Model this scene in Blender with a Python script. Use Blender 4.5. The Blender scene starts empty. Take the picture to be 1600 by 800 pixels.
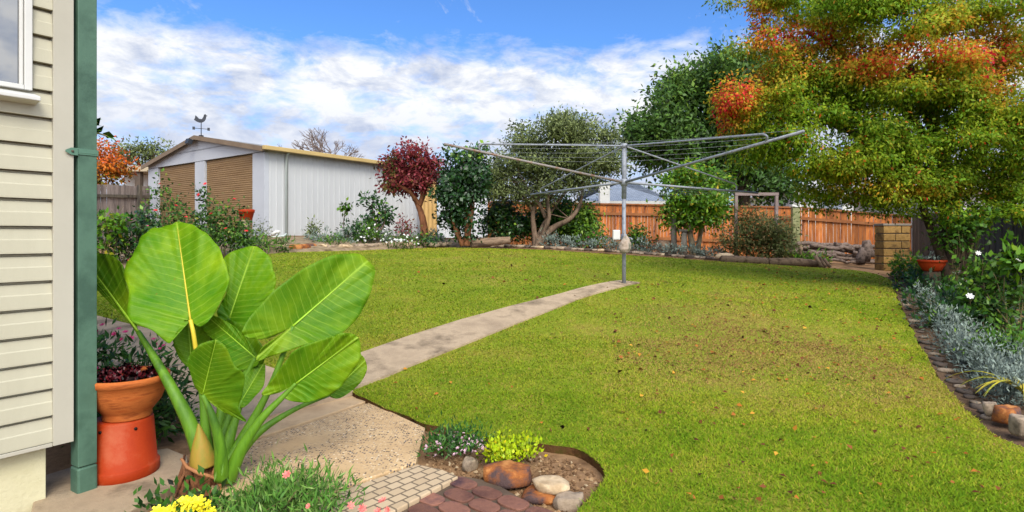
import bpy, bmesh, math, random
import numpy as np
from mathutils import Vector, Matrix, noise as mnoise
from mathutils.geometry import delaunay_2d_cdt

rng = np.random.RandomState(7)
random.seed(7)
SC = bpy.context.scene
COL = SC.collection
R = math.radians
EYE, F, HY, CX = 1.3, 900.0, 368.0, 800.0      # eye height, focal length and horizon of the 1600 px wide photograph

# ------------------------------------------------------------------ terrain
PY = np.array([0, 3.8, 5, 6.5, 8.8, 11, 13, 16, 22, 60, 400], float)
PZ = np.array([0, 0, .07, .26, .58, .79, .92, 1.0, 1.04, 1.4, 1.5], float)

def G(x, y):
    x = np.asarray(x, float); y = np.asarray(y, float)
    p = np.interp(y, PY, PZ)
    w = np.clip(y / 9.0, 0, 1)
    side = np.clip(x - 1.0, 0, 14) * .052 * w
    left = np.clip(-x - 2.5, 0, 8) * .012 * w
    return p - side + left + .012 * np.sin(x * 1.3 + y * .7) * np.clip((y - 5) / 3, 0, 1)

def gz(x, y): return float(G(x, y))

def at(px, py, d):
    return Vector(((px - CX) / F * d, d, EYE - (py - HY) / F * d))

def gp(px, py, dz=0.0):                        # where the sight line through a pixel meets the ground
    u, v = (px - CX) / F, (py - HY) / F
    d = 1.5
    while d < 60:
        if EYE - v * d <= gz(u * d, d) + dz: break
        d += .02
    return Vector((u * d, d, gz(u * d, d)))

# ------------------------------------------------------------------ materials
def lin(h):
    h = h.lstrip('#')
    c = [int(h[i:i + 2], 16) / 255 for i in (0, 2, 4)]
    return tuple((v / 12.92 if v <= .04045 else ((v + .055) / 1.055) ** 2.4) for v in c) + (1,)

def newmat(name):
    m = bpy.data.materials.new(name); m.use_nodes = True
    nt = m.node_tree; nt.nodes.clear()
    out = nt.nodes.new('ShaderNodeOutputMaterial')
    return m, nt, out

def nd(nt, typ, **kw):
    n = nt.nodes.new(typ)
    for k, v in kw.items(): setattr(n, k, v)
    return n

def ramp(nt, stops, fac=None, interp='LINEAR'):
    r = nd(nt, 'ShaderNodeValToRGB'); r.color_ramp.interpolation = interp
    el = r.color_ramp.elements
    while len(el) < len(stops): el.new(.5)
    for e, (p, c) in zip(el, stops):
        e.position = p; e.color = lin(c) if isinstance(c, str) else (tuple(c) + (1,))[:4]
    if fac is not None: nt.links.new(fac, r.inputs[0])
    return r

def math_n(nt, op, a, b=None, clamp=False):
    n = nd(nt, 'ShaderNodeMath', operation=op, use_clamp=clamp)
    for i, v in enumerate((a, b)):
        if v is None: continue
        if isinstance(v, (int, float)): n.inputs[i].default_value = v
        else: nt.links.new(v, n.inputs[i])
    return n.outputs[0]

def mixc(nt, fac, a, b, blend='MIX'):
    n = nd(nt, 'ShaderNodeMix', data_type='RGBA', blend_type=blend)
    for s, v in ((n.inputs[0], fac), (n.inputs[6], a), (n.inputs[7], b)):
        if isinstance(v, (int, float)): s.default_value = v
        elif isinstance(v, (tuple, str)): s.default_value = lin(v) if isinstance(v, str) else v
        else: nt.links.new(v, s)
    return n.outputs[2]

def noise_n(nt, scale, detail=4, rough=.6, vec=None, stretch=None, dist=0):
    n = nd(nt, 'ShaderNodeTexNoise'); n.inputs['Scale'].default_value = scale
    n.inputs['Detail'].default_value = detail; n.inputs['Roughness'].default_value = rough
    n.inputs['Distortion'].default_value = dist
    if vec is None:
        tc = nd(nt, 'ShaderNodeNewGeometry'); vec = tc.outputs['Position']
    if stretch:
        mp = nd(nt, 'ShaderNodeMapping'); mp.inputs['Scale'].default_value = stretch
        nt.links.new(vec, mp.inputs[0]); vec = mp.outputs[0]
    nt.links.new(vec, n.inputs['Vector'])
    return n.outputs['Fac']

def surface(name, c1, c2=None, scale=3, rough=.7, bump=0, bscale=40, metal=0, stretch=None, spec=.3, c3=None, island=0, coat=0, lo=.35, hi=.65):
    """mottled surface: two or three colours broken up by noise, optional fine bump, optional value change per loose piece"""
    m, nt, out = newmat(name)
    b = nd(nt, 'ShaderNodeBsdfPrincipled')
    b.inputs['Roughness'].default_value = rough; b.inputs['Metallic'].default_value = metal
    b.inputs['Specular IOR Level'].default_value = spec; b.inputs['Coat Weight'].default_value = coat
    col = None
    if c2:
        f = noise_n(nt, scale, 6, .65, stretch=stretch)
        st = [(lo, c1), (hi, c2)] if not c3 else [(lo, c1), ((lo + hi) / 2, c2), (hi, c3)]
        col = ramp(nt, st, f).outputs[0]
    if island:
        g = nd(nt, 'ShaderNodeNewGeometry')
        v = math_n(nt, 'MULTIPLY_ADD', g.outputs['Random Per Island'], island * 2)
        v.node.inputs[2].default_value = 1 - island
        h = nd(nt, 'ShaderNodeHueSaturation'); nt.links.new(v, h.inputs['Value'])
        if col is None: h.inputs['Color'].default_value = lin(c1)
        else: nt.links.new(col, h.inputs['Color'])
        col = h.outputs[0]
    if col is None: b.inputs['Base Color'].default_value = lin(c1)
    else: nt.links.new(col, b.inputs['Base Color'])
    if bump:
        bp = nd(nt, 'ShaderNodeBump'); bp.inputs['Strength'].default_value = bump; bp.inputs['Distance'].default_value = .01
        nt.links.new(noise_n(nt, bscale, 5, .7, stretch=stretch), bp.inputs['Height']); nt.links.new(bp.outputs[0], b.inputs['Normal'])
    nt.links.new(b.outputs[0], out.inputs[0])
    return m

def leafmat(name, stops, trans=.35, rough=.55, spec=.25, soft=.62):
    """leaf colour picked per leaf by the 'tint' attribute; thin leaves let some light through"""
    m, nt, out = newmat(name)
    a = nd(nt, 'ShaderNodeAttribute', attribute_name='tint')
    r = ramp(nt, stops, a.outputs['Fac'])
    b = nd(nt, 'ShaderNodeBsdfPrincipled'); b.inputs['Roughness'].default_value = rough
    b.inputs['Specular IOR Level'].default_value = spec
    nt.links.new(r.outputs[0], b.inputs['Base Color'])
    if soft:                                    # leaves are bent and many-sided: shade each partly with the turn of its clump
        na = nd(nt, 'ShaderNodeAttribute', attribute_name='clump'); g = nd(nt, 'ShaderNodeNewGeometry')
        mv = nd(nt, 'ShaderNodeMix', data_type='VECTOR'); mv.inputs[0].default_value = soft
        nt.links.new(g.outputs['Normal'], mv.inputs[4]); nt.links.new(na.outputs['Vector'], mv.inputs[5])
        nn = nd(nt, 'ShaderNodeVectorMath', operation='NORMALIZE'); nt.links.new(mv.outputs[1], nn.inputs[0]); nt.links.new(nn.outputs[0], b.inputs['Normal'])
    t = nd(nt, 'ShaderNodeBsdfTranslucent'); nt.links.new(r.outputs[0], t.inputs[0])
    mx = nd(nt, 'ShaderNodeMixShader'); mx.inputs[0].default_value = trans
    nt.links.new(b.outputs[0], mx.inputs[1]); nt.links.new(t.outputs[0], mx.inputs[2]); nt.links.new(mx.outputs[0], out.inputs[0])
    return m

# ------------------------------------------------------------------ objects
ORG = {}
def link(o): COL.objects.link(o); return o

def tag(o, label=None, cat=None, group=None, kind=None):
    if label: o['label'] = label
    if cat: o['category'] = cat
    if group: o['group'] = group
    if kind: o['kind'] = kind
    return o

def thing(name, label, cat, loc, rz=0, group=None):
    o = bpy.data.objects.new(name, None); o.empty_display_size = .1
    o.location = loc; o.rotation_euler = (0, 0, rz)
    link(o); tag(o, label, cat, group)
    ORG[o.name] = Vector(loc) if rz == 0 else None
    return o

class MB:
    """collects verts and faces; build() links them as one mesh object"""
    def __init__(s): s.v = []; s.f = []; s.sm = []
    def add(s, vs, fs, smooth=False):
        n = len(s.v); s.v += [tuple(v) for v in vs]; s.f += [tuple(i + n for i in f) for f in fs]; s.sm += [smooth] * len(fs); return s
    def box(s, a, b):
        (x0, y0, z0), (x1, y1, z1) = a, b
        return s.add([(x0, y0, z0), (x1, y0, z0), (x1, y1, z0), (x0, y1, z0), (x0, y0, z1), (x1, y0, z1), (x1, y1, z1), (x0, y1, z1)],
                     [(0, 3, 2, 1), (4, 5, 6, 7), (0, 1, 5, 4), (1, 2, 6, 5), (2, 3, 7, 6), (3, 0, 4, 7)])
    def obox(s, c, ax, ay, az):                # box by centre and three half-axis vectors
        c, ax, ay, az = map(Vector, (c, ax, ay, az))
        vs = [c + sx * ax + sy * ay + sz * az for sz in (-1, 1) for sx, sy in ((-1, -1), (1, -1), (1, 1), (-1, 1))]
        return s.add(vs, [(0, 3, 2, 1), (4, 5, 6, 7), (0, 1, 5, 4), (1, 2, 6, 5), (2, 3, 7, 6), (3, 0, 4, 7)])
    def tube(s, pts, rad, n=8, wob=0, cap=True):
        pts = [Vector(p) for p in pts]
        if not hasattr(rad, '__len__'): rad = [rad] * len(pts)
        vs, fs = [], []
        up = None
        for i, p in enumerate(pts):
            t = (pts[min(i + 1, len(pts) - 1)] - pts[max(i - 1, 0)]).normalized()
            if up is None:
                up = Vector((0, 0, 1)) if abs(t.z) < .9 else Vector((1, 0, 0))
            a = t.cross(up).normalized(); b = a.cross(t).normalized(); up = b
            for k in range(n):
                th = 2 * math.pi * k / n
                r = rad[i] * (1 + (wob * (random.random() - .5) if wob else 0))
                vs.append(p + (a * math.cos(th) + b * math.sin(th)) * r)
        for i in range(len(pts) - 1):
            for k in range(n):
                k2 = (k + 1) % n
                fs.append((i * n + k, i * n + k2, (i + 1) * n + k2, (i + 1) * n + k))
        if cap:
            fs.append(tuple(range(n))[::-1]); fs.append(tuple((len(pts) - 1) * n + k for k in range(n)))
        return s.add(vs, fs, True)
    def lathe(s, prof, c, n=40, smooth=True):
        vs, fs = [], []
        for r, z in prof:
            for k in range(n):
                th = 2 * math.pi * k / n
                vs.append((c[0] + r * math.cos(th), c[1] + r * math.sin(th), c[2] + z))
        for i in range(len(prof) - 1):
            for k in range(n):
                k2 = (k + 1) % n
                fs.append((i * n + k, i * n + k2, (i + 1) * n + k2, (i + 1) * n + k))
        return s.add(vs, fs, smooth)
    def prism(s, poly, z0, z1):                # vertical prism over an xy polygon (either turn)
        a = sum(poly[i][0] * poly[(i + 1) % len(poly)][1] - poly[(i + 1) % len(poly)][0] * poly[i][1] for i in range(len(poly)))
        if a < 0: poly = poly[::-1]
        n = len(poly)
        vs = [(p[0], p[1], z0) for p in poly] + [(p[0], p[1], z1) for p in poly]
        fs = [tuple(range(n))[::-1], tuple(range(n, 2 * n))] + [(i, (i + 1) % n, n + (i + 1) % n, n + i) for i in range(n)]
        return s.add(vs, fs)
    def build(s, name, mat, parent=None, bevel=0, world=True, flat=False):
        org = ORG.get(parent.name) if (parent is not None and world) else None
        vs = s.v if org is None else [(v[0] - org.x, v[1] - org.y, v[2] - org.z) for v in s.v]
        me = bpy.data.meshes.new(name); me.from_pydata(vs, [], s.f)
        me.polygons.foreach_set('use_smooth', [False if flat else b for b in s.sm])
        me.update()
        if mat: me.materials.append(mat)
        o = bpy.data.objects.new(name, me); link(o)
        if parent is not None:
            o.parent = parent; ORG[o.name] = org
        if bevel:
            bv = o.modifiers.new('bevel', 'BEVEL'); bv.width = bevel; bv.segments = 2; bv.limit_method = 'ANGLE'; bv.angle_limit = R(40)
        return o

def quads(name, V, tint, mat, parent=None, nper=4, nv=None):
    """fast mesh of many loose faces: V is (N, nper, 3) in world space"""
    N = len(V); V = np.asarray(V, np.float32).copy()
    org = ORG.get(parent.name) if parent is not None else None
    if org is not None: V -= np.array(org, np.float32)
    me = bpy.data.meshes.new(name)
    me.vertices.add(N * nper); me.vertices.foreach_set('co', V.reshape(-1))
    me.loops.add(N * nper); me.loops.foreach_set('vertex_index', np.arange(N * nper, dtype=np.int32))
    me.polygons.add(N); me.polygons.foreach_set('loop_start', np.arange(0, N * nper, nper, dtype=np.int32))
    me.polygons.foreach_set('loop_total', np.full(N, nper, dtype=np.int32))
    a = me.attributes.new('tint', 'FLOAT', 'POINT')
    a.data.foreach_set('value', np.repeat(np.clip(np.asarray(tint, np.float32), 0, 1), nper))
    if nv is None:
        e1, e2 = V[:, 1] - V[:, 0], V[:, -1] - V[:, 0]; nv = np.cross(e1, e2); nv[nv[:, 2] < 0] *= -1
    a = me.attributes.new('clump', 'FLOAT_VECTOR', 'POINT')
    a.data.foreach_set('vector', np.repeat(unit(np.asarray(nv, np.float32)), nper, axis=0).astype(np.float32).ravel())
    me.update(calc_edges=True); me.materials.append(mat)
    o = bpy.data.objects.new(name, me); link(o)
    if parent is not None: o.parent = parent; ORG[o.name] = org
    return o

def unit(a): return a / np.maximum(np.linalg.norm(a, axis=-1, keepdims=True), 1e-9)

def leaves(pos, dirs, L, W, fold=.18, nrm=None, tip=.0):
    """one folded pointed leaf (kite of four corners) per position"""
    N = len(pos); d = unit(dirs)
    if nrm is None:
        nrm = rng.normal(size=(N, 3)) * .7; nrm[:, 2] += .7
    s = unit(np.cross(d, nrm)); n = unit(np.cross(s, d))
    L = (np.asarray(L) * rng.uniform(.65, 1.25, N))[:, None]; W = L * (W * rng.uniform(.8, 1.2, N))[:, None] * .5
    mid = pos + d * L * .42
    return np.stack([pos, mid + s * W + n * W * fold, pos + d * L - n * L * tip, mid - s * W + n * W * fold], 1)

def cloud(blobs, n, clump=.16, per=26, shell=.55, flat=1.0, out=.6, droop=.25, lump=False):
    """points, outward directions and clump ids of leaf clumps spread through ellipsoids (centre, (rx, ry, rz), weight)"""
    if lump:                                     # break every lobe into uneven smaller lobes
        nb = []
        for b in blobs:
            c, r = np.array(b[0]), np.array(b[1]); ww = b[2] if len(b) > 2 else 1
            nb.append((tuple(c), tuple(r * .72), ww * .8))
            for _ in range(6):
                v = unit(rng.normal(size=3)); k = rng.uniform(.26, .55)
                nb.append((tuple(c + v * r * (1.12 - k * .8)), tuple(r * k * rng.uniform(.8, 1.25, 3)), ww * rng.uniform(.5, 1.5)))
        blobs = nb
    w = np.array([(b[1][0] * b[1][1] * b[1][2]) ** (2 / 3) * (b[2] if len(b) > 2 else 1) for b in blobs]); w /= w.sum()
    P, D, C, NV = [], [], [], []; cid = 0
    for b, ww in zip(blobs, w):
        k = max(1, int(n * ww / per)); c = np.array(b[0]); r = np.array(b[1])
        dv = unit(rng.normal(size=(k, 3)))
        rr = shell + (1.08 - shell) * rng.rand(k, 1) ** .8
        cc = c + dv * rr * r
        cs = clump * rng.uniform(.55, 1.35, (k, 1))
        off = rng.normal(size=(k, per, 3)) * cs[:, None]; off[..., 2] *= flat
        p = (cc[:, None] + off).reshape(-1, 3)
        o = unit((p - c) / r) * out + rng.normal(size=p.shape) * .6; o[:, 2] -= droop
        un = unit((p - c) / r) + .7 * unit(off.reshape(-1, 3)); un[:, 2] += .45; NV.append(unit(un))
        P.append(p); D.append(o); C.append(np.repeat(np.arange(cid, cid + k), per)); cid += k
    cloud.nv = np.concatenate(NV)
    return np.concatenate(P), np.concatenate(D), np.concatenate(C)

def blob(px, py, rx, ry, d, dr=None, w=1):
    return (tuple(at(px, py, d)), (rx * d / F, (dr if dr is not None else rx * d / F), ry * d / F), w)

def crown(name, parent, mat, blobs, n, size, aspect=.5, clump=.16, per=26, shell=.55, flat=1.0, out=.6, droop=.25, tint=None, fold=.18):
    P, D, C = cloud(blobs, n, clump, per, shell, flat, out, droop, True)
    ct = rng.uniform(-.22, .22, C.max() + 1)[C]
    t = np.clip(rng.normal(.5, .17, len(P)) + ct, 0, 1)
    if tint is not None: t = tint(P, t)
    keep = P[:, 2] > G(P[:, 0], P[:, 1]) + .015
    V = leaves(P, D, np.full(len(P), size), aspect, fold)[keep]
    return quads(name, V, t[keep], mat, parent, nv=cloud.nv[keep])

def bend(p, q, k=4, sag=.0, jit=.0):
    p, q = Vector(p), Vector(q); o = []
    for i in range(k + 1):
        f = i / k
        v = p.lerp(q, f); v.z += sag * math.sin(math.pi * f)
        if 0 < i < k: v += Vector((random.uniform(-jit, jit), random.uniform(-jit, jit), random.uniform(-jit, jit)))
        o.append(v)
    return o

def smooth_path(pts, k=6):
    """Catmull-Rom through points (tuples of any length)"""
    P = [np.array(p, float) for p in pts]; o = []
    for i in range(len(P) - 1):
        a, b, c, d = P[max(i - 1, 0)], P[i], P[i + 1], P[min(i + 2, len(P) - 1)]
        for j in range(k):
            t = j / k
            o.append(.5 * ((2 * b) + (-a + c) * t + (2 * a - 5 * b + 4 * c - d) * t * t + (-a + 3 * b - 3 * c + d) * t ** 3))
    o.append(P[-1]); return o

def limb(mb, pts, n=8, wob=.15, k=5):
    """tapered limb through (px, py, depth, radius px)"""
    q = smooth_path([(*at(a, b, d), r * d / F) for a, b, d, r in pts], k)
    mb.tube([v[:3] for v in q], [max(v[3], .003) for v in q], n, wob)

def twigs(mb, src, blobs, n, r=.012):
    for i in range(n):
        b = blobs[i % len(blobs)]; c = Vector(b[0]); rr = b[1]
        v = unit(rng.normal(size=3)); v[2] = abs(v[2])
        e = c + Vector((v[0] * rr[0], v[1] * rr[1], v[2] * rr[2])) * .8
        s = Vector(src[i % len(src)])
        mb.tube(bend(s, e, 5, .0, .06 * (e - s).length), [r * (1 - .75 * f / 5) for f in range(6)], 5)

def inside(poly, x, y):
    x = np.asarray(x); y = np.asarray(y); r = np.zeros(x.shape, bool); n = len(poly)
    for i in range(n):
        x0, y0 = poly[i][:2]; x1, y1 = poly[(i + 1) % n][:2]
        c = ((y0 > y) != (y1 > y)) & (x < (x1 - x0) * (y - y0) / ((y1 - y0) if abs(y1 - y0) > 1e-9 else 1e-9) + x0)
        r ^= c
    return r

def sheet(name, poly, mat, dz=0, step=.3, kind='structure', skirt=0, edge=None):
    """ground-hugging sheet over an xy polygon, with a skirt down its edge"""
    pl = []
    n = len(poly)
    for i in range(n):
        a, b = np.array(poly[i][:2]), np.array(poly[(i + 1) % n][:2])
        m = max(1, int(np.linalg.norm(b - a) / step))
        for j in range(m): pl.append(a + (b - a) * j / m)
    nb = len(pl)
    x0, y0 = np.min(pl, 0); x1, y1 = np.max(pl, 0)
    xs, ys = np.meshgrid(np.arange(x0, x1, step), np.arange(y0, y1, step)); xs = xs.ravel(); ys = ys.ravel()
    k = inside(pl, xs, ys)
    pts = [Vector(p) for p in pl] + [Vector((a, b)) for a, b in zip(xs[k], ys[k])]
    vo, eo, fo, *_ = delaunay_2d_cdt(pts, [(i, (i + 1) % nb) for i in range(nb)], [], 1, 1e-5)
    m = MB()
    vs = [(v.x, v.y, gz(v.x, v.y) + dz) for v in vo]
    f2 = []
    for f in fo:
        a, b, c = [vo[i] for i in f[:3]]
        f2.append(tuple(f) if (b - a).cross(c - a) > 0 else tuple(f)[::-1])
    m.add(vs, f2, True)
    if skirt:
        n0 = len(pl)
        top = [(p[0], p[1], gz(*p) + dz) for p in pl]; bot = [(p[0], p[1], gz(*p) + dz - skirt) for p in pl]
        m.add(top + bot, [(i, (i + 1) % n0, n0 + (i + 1) % n0, n0 + i) for i in range(n0)])
    o = m.build(name, mat); tag(o, kind=kind)
    if edge:
        o.data.materials.append(edge)
        for p in o.data.polygons[-len(pl):]: p.material_index = 1
    return o

_rk = np.random.RandomState(3)
def rock(name, c, r, mat, seed, flat=.3, rz=0, amp=.28, sub=3):
    bm = bmesh.new(); bmesh.ops.create_icosphere(bm, subdivisions=sub, radius=1)
    cuts = [(Vector(unit(_rk.normal(size=3))), _rk.uniform(.62, .9)) for _ in range(9)]
    for v in bm.verts:
        p = v.co.copy()
        k = 1 + amp * mnoise.noise(p * 1.1 + Vector((seed * 3.1, seed, 0))) + amp * .4 * mnoise.noise(p * 2.7 + Vector((seed, 0, seed))) + .05 * mnoise.noise(p * 6)
        q = p * k
        for cn, ch in cuts:                       # broken flat faces
            e = q.dot(cn) - ch
            if e > 0: q -= cn * e * .88
        q.z = max(-flat, min(q.z, .52 + .08 * mnoise.noise(p * 2 + Vector((seed, 2, 1)))))
        v.co = Vector((q.x * r[0], q.y * r[1], q.z * r[2]))
    me = bpy.data.meshes.new(name); bm.to_mesh(me); bm.free()
    for p in me.polygons: p.use_smooth = True
    me.materials.append(mat)
    o = bpy.data.objects.new(name, me); o.location = c; o.rotation_euler = (0, 0, rz); link(o)
    return o

def flower_mesh(name, mat, r, petals=6, dome=.3):
    m = MB()
    vs = [(0, 0, 0)]; fs = []
    for k in range(petals):
        a = 2 * math.pi * k / petals; w = math.pi / petals * .95
        b = len(vs)
        vs += [(r * .55 * math.cos(a - w), r * .55 * math.sin(a - w), r * dome * .5), (r * math.cos(a - w * .45), r * math.sin(a - w * .45), r * dome),
               (r * math.cos(a + w * .45), r * math.sin(a + w * .45), r * dome * .9), (r * .55 * math.cos(a + w), r * .55 * math.sin(a + w), r * dome * .6)]
        fs.append((0, b, b + 1, b + 2, b + 3))
    vs2 = [(x * .6 * math.cos(.5) - y * .6 * math.sin(.5), x * .6 * math.sin(.5) + y * .6 * math.cos(.5), z + r * .12) for x, y, z in vs]
    m.add(vs, fs); m.add(vs2, fs)
    me = bpy.data.meshes.new(name); me.from_pydata(m.v, [], m.f); me.materials.append(mat); me.update()
    return me

def flowers(parent, me, pts, name='flower'):
    org = ORG[parent.name]
    for p in pts:
        o = bpy.data.objects.new(name, me); o.parent = parent; o.location = Vector(p) - org
        o.rotation_euler = (random.uniform(.2, 1.2), random.uniform(-.5, .5), random.uniform(-.6, .6)); s = random.uniform(.75, 1.2); o.scale = (s, s, s)
        link(o)

def surf_pts(blobs, n, up=.2, k=1.03):
    """points on the camera side of blobs"""
    o = []
    while len(o) < n:
        b = blobs[rng.randint(len(blobs))]
        v = unit(rng.normal(size=3)); v[1] = -abs(v[1])
        if v[2] < up - .6: continue
        p = Vector(b[0]) + Vector(v * np.array(b[1]) * k)
        if p.z > gz(p.x, p.y) + .02: o.append(p)
    return o
# ------------------------------------------------------------------ world, sun, camera
SUN_AZ, SUN_EL = R(160), R(44)          # compass-style: measured from +Y towards +X
SDIR = Vector((math.sin(SUN_AZ) * math.cos(SUN_EL), math.cos(SUN_AZ) * math.cos(SUN_EL), math.sin(SUN_EL)))
def make_world():
    w = bpy.data.worlds.new('World'); SC.world = w; w.use_nodes = True
    nt = w.node_tree; nt.nodes.clear()
    out = nd(nt, 'ShaderNodeOutputWorld'); bg = nd(nt, 'ShaderNodeBackground')
    sky = nd(nt, 'ShaderNodeTexSky', sky_type='NISHITA'); sky.sun_disc = False
    sky.sun_elevation = SUN_EL; sky.sun_rotation = SUN_AZ
    sky.air_density = 1.1; sky.dust_density = .3; sky.ozone_density = 3.5
    tc = nd(nt, 'ShaderNodeTexCoord'); sp = nd(nt, 'ShaderNodeSeparateXYZ'); nt.links.new(tc.outputs['Generated'], sp.inputs[0])
    z = math_n(nt, 'MAXIMUM', sp.outputs[2], .03)
    px = math_n(nt, 'DIVIDE', sp.outputs[0], z); py = math_n(nt, 'DIVIDE', sp.outputs[1], z)
    cb = nd(nt, 'ShaderNodeCombineXYZ'); nt.links.new(px, cb.inputs[0]); nt.links.new(py, cb.inputs[1])
    ln = nd(nt, 'ShaderNodeVectorMath', operation='LENGTH'); nt.links.new(cb.outputs[0], ln.inputs[0]); r = ln.outputs['Value']
    big = noise_n(nt, .55, 4, .55, cb.outputs[0], dist=.3)
    puff = noise_n(nt, 12, 8, .62, tc.outputs['Generated'], (1, 1, 2.3), dist=.3)
    wisp = noise_n(nt, 1.1, 9, .68, cb.outputs[0], (1.6, .75, 1), dist=.9)
    # a broad broken cloud bank begins part of the way down from the zenith; blue sky with wisps above it; extra unseen cloud behind the camera, added to soften the light
    edge = math_n(nt, 'ADD', math_n(nt, 'MULTIPLY', math_n(nt, 'SUBTRACT', r, 2.95), 1.5), math_n(nt, 'MULTIPLY', math_n(nt, 'SUBTRACT', big, .5), .8))
    edge = math_n(nt, 'ADD', edge, math_n(nt, 'MULTIPLY', math_n(nt, 'SUBTRACT', puff, .5), 2.0))
    deck = ramp(nt, [(.0, (0, 0, 0)), (.9, (.95, .95, .95))], edge).outputs[0]
    holes = ramp(nt, [(.34, (.45, .45, .45)), (.52, (1, 1, 1))], puff).outputs[0]
    deck = math_n(nt, 'MULTIPLY', deck, holes, True)
    wm = ramp(nt, [(.60, (0, 0, 0)), (.72, (.7, .7, .7))], wisp).outputs[0]
    back = math_n(nt, 'MULTIPLY', math_n(nt, 'SUBTRACT', .35, py), 1.2, True)
    back = math_n(nt, 'MULTIPLY', back, ramp(nt, [(.3, (.5, .5, .5)), (.55, (1, 1, 1))], puff).outputs[0])
    mask = math_n(nt, 'MAXIMUM', math_n(nt, 'MAXIMUM', deck, wm), back, True)
    shade = ramp(nt, [(.32, '#b9c4dc'), (.46, '#e2e6ef'), (.56, '#fdfdfd')], noise_n(nt, 11, 8, .64, tc.outputs['Generated'], (1, 1, 2.3), dist=.3))
    low = nd(nt, 'ShaderNodeMapRange'); low.inputs[1].default_value = 4.4; low.inputs[2].default_value = 8.0; nt.links.new(r, low.inputs[0])
    ccol = mixc(nt, math_n(nt, 'MULTIPLY', low.outputs[0], .75), shade.outputs[0], '#c3cae0')
    dt = nd(nt, 'ShaderNodeVectorMath', operation='DOT_PRODUCT'); nt.links.new(tc.outputs['Generated'], dt.inputs[0]); dt.inputs[1].default_value = tuple(SDIR)
    glow = math_n(nt, 'POWER', math_n(nt, 'MAXIMUM', dt.outputs['Value'], 0), 1.4)       # unseen clouds towards the sun boosted to give soft fill light
    gs = math_n(nt, 'MULTIPLY_ADD', glow, CLOUD * 2.6); gs.node.inputs[2].default_value = CLOUD
    ccs = nd(nt, 'ShaderNodeVectorMath', operation='SCALE'); nt.links.new(ccol, ccs.inputs[0]); nt.links.new(gs, ccs.inputs['Scale'])
    skb = mixc(nt, 1.0, sky.outputs[0], SKYTINT, 'MULTIPLY')
    c = mixc(nt, mask, skb, ccs.outputs[0])
    nt.links.new(c, bg.inputs[0]); bg.inputs[1].default_value = .12
    nt.links.new(bg.outputs[0], out.inputs[0])
CLOUD = 5.1
SKYTINT = (.44, .68, 1.0, 1)
make_world()

sd = bpy.data.lights.new('sun', 'SUN'); sd.energy = 2.0; sd.angle = R(26); sd.color = (1, .94, .82)
so = bpy.data.objects.new('sun', sd); link(so)
sdir = Vector((math.sin(SUN_AZ) * math.cos(SUN_EL), math.cos(SUN_AZ) * math.cos(SUN_EL), math.sin(SUN_EL)))
so.rotation_euler = sdir.to_track_quat('Z', 'Y').to_euler(); so.location = sdir * 30

cd = bpy.data.cameras.new('camera'); cd.sensor_width = 36; cd.lens = 36 * F / 1600; cd.shift_y = -(400 - HY) / 1600
cd.clip_start = .05; cd.clip_end = 2000
co = bpy.data.objects.new('camera', cd); co.location = (0, 0, EYE); co.rotation_euler = (R(90), 0, 0); link(co); SC.camera = co
SC.view_settings.view_transform = 'Standard'; SC.view_settings.look = 'None'
SC.view_settings.exposure = .80; SC.view_settings.gamma = 1
SC.cycles.max_bounces = 6; SC.cycles.diffuse_bounces = 4; SC.cycles.transmission_bounces = 4; SC.cycles.transparent_max_bounces = 8

# ------------------------------------------------------------------ ground
def lawn_material():
    m, nt, out = newmat('lawn_soil')
    b = nd(nt, 'ShaderNodeBsdfPrincipled'); b.inputs['Roughness'].default_value = .9; b.inputs['Specular IOR Level'].default_value = .1
    f = noise_n(nt, 1.1, 8, .7)
    r = ramp(nt, [(.3, '#66781a'), (.5, '#7e8c22'), (.7, '#9a8e3c')], f)
    f2 = noise_n(nt, 45, 4, .7)
    c = mixc(nt, math_n(nt, 'MULTIPLY', f2, .6), r.outputs[0], '#4a4a1c')
    nt.links.new(c, b.inputs[0])
    bp = nd(nt, 'ShaderNodeBump'); bp.inputs['Strength'].default_value = .6; bp.inputs['Distance'].default_value = .02
    nt.links.new(noise_n(nt, 60, 4, .7), bp.inputs['Height']); nt.links.new(bp.outputs[0], b.inputs['Normal'])
    nt.links.new(b.outputs[0], out.inputs[0]); return m

M_soil = surface('soil', '#6a5038', '#8c6e50', 2.5, .95, .7, 30, c3='#543d2a', spec=.1)
M_lawn = lawn_material()
xs = np.concatenate([[-300, -150, -80, -50], np.arange(-30, 30.1, .5), [50, 80, 150, 300]])
ys = np.concatenate([[-300, -100, -40, -20, -10, -5], np.arange(-2, 40.1, .5), [50, 70, 120, 250, 600]])
gx, gy = np.meshgrid(xs, ys)
gv = np.stack([gx, gy, G(gx, gy) - .05], -1).reshape(-1, 3)
nx, ny = len(xs), len(ys)
m = MB(); m.add(gv.tolist(), [(j * nx + i, j * nx + i + 1, (j + 1) * nx + i + 1, (j + 1) * nx + i) for j in range(ny - 1) for i in range(nx - 1)], True)
tag(m.build('ground', M_soil), kind='structure')

def pix_poly(pts, dz=0): return [gp(a, b, dz)[:2] for a, b in pts]

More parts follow.
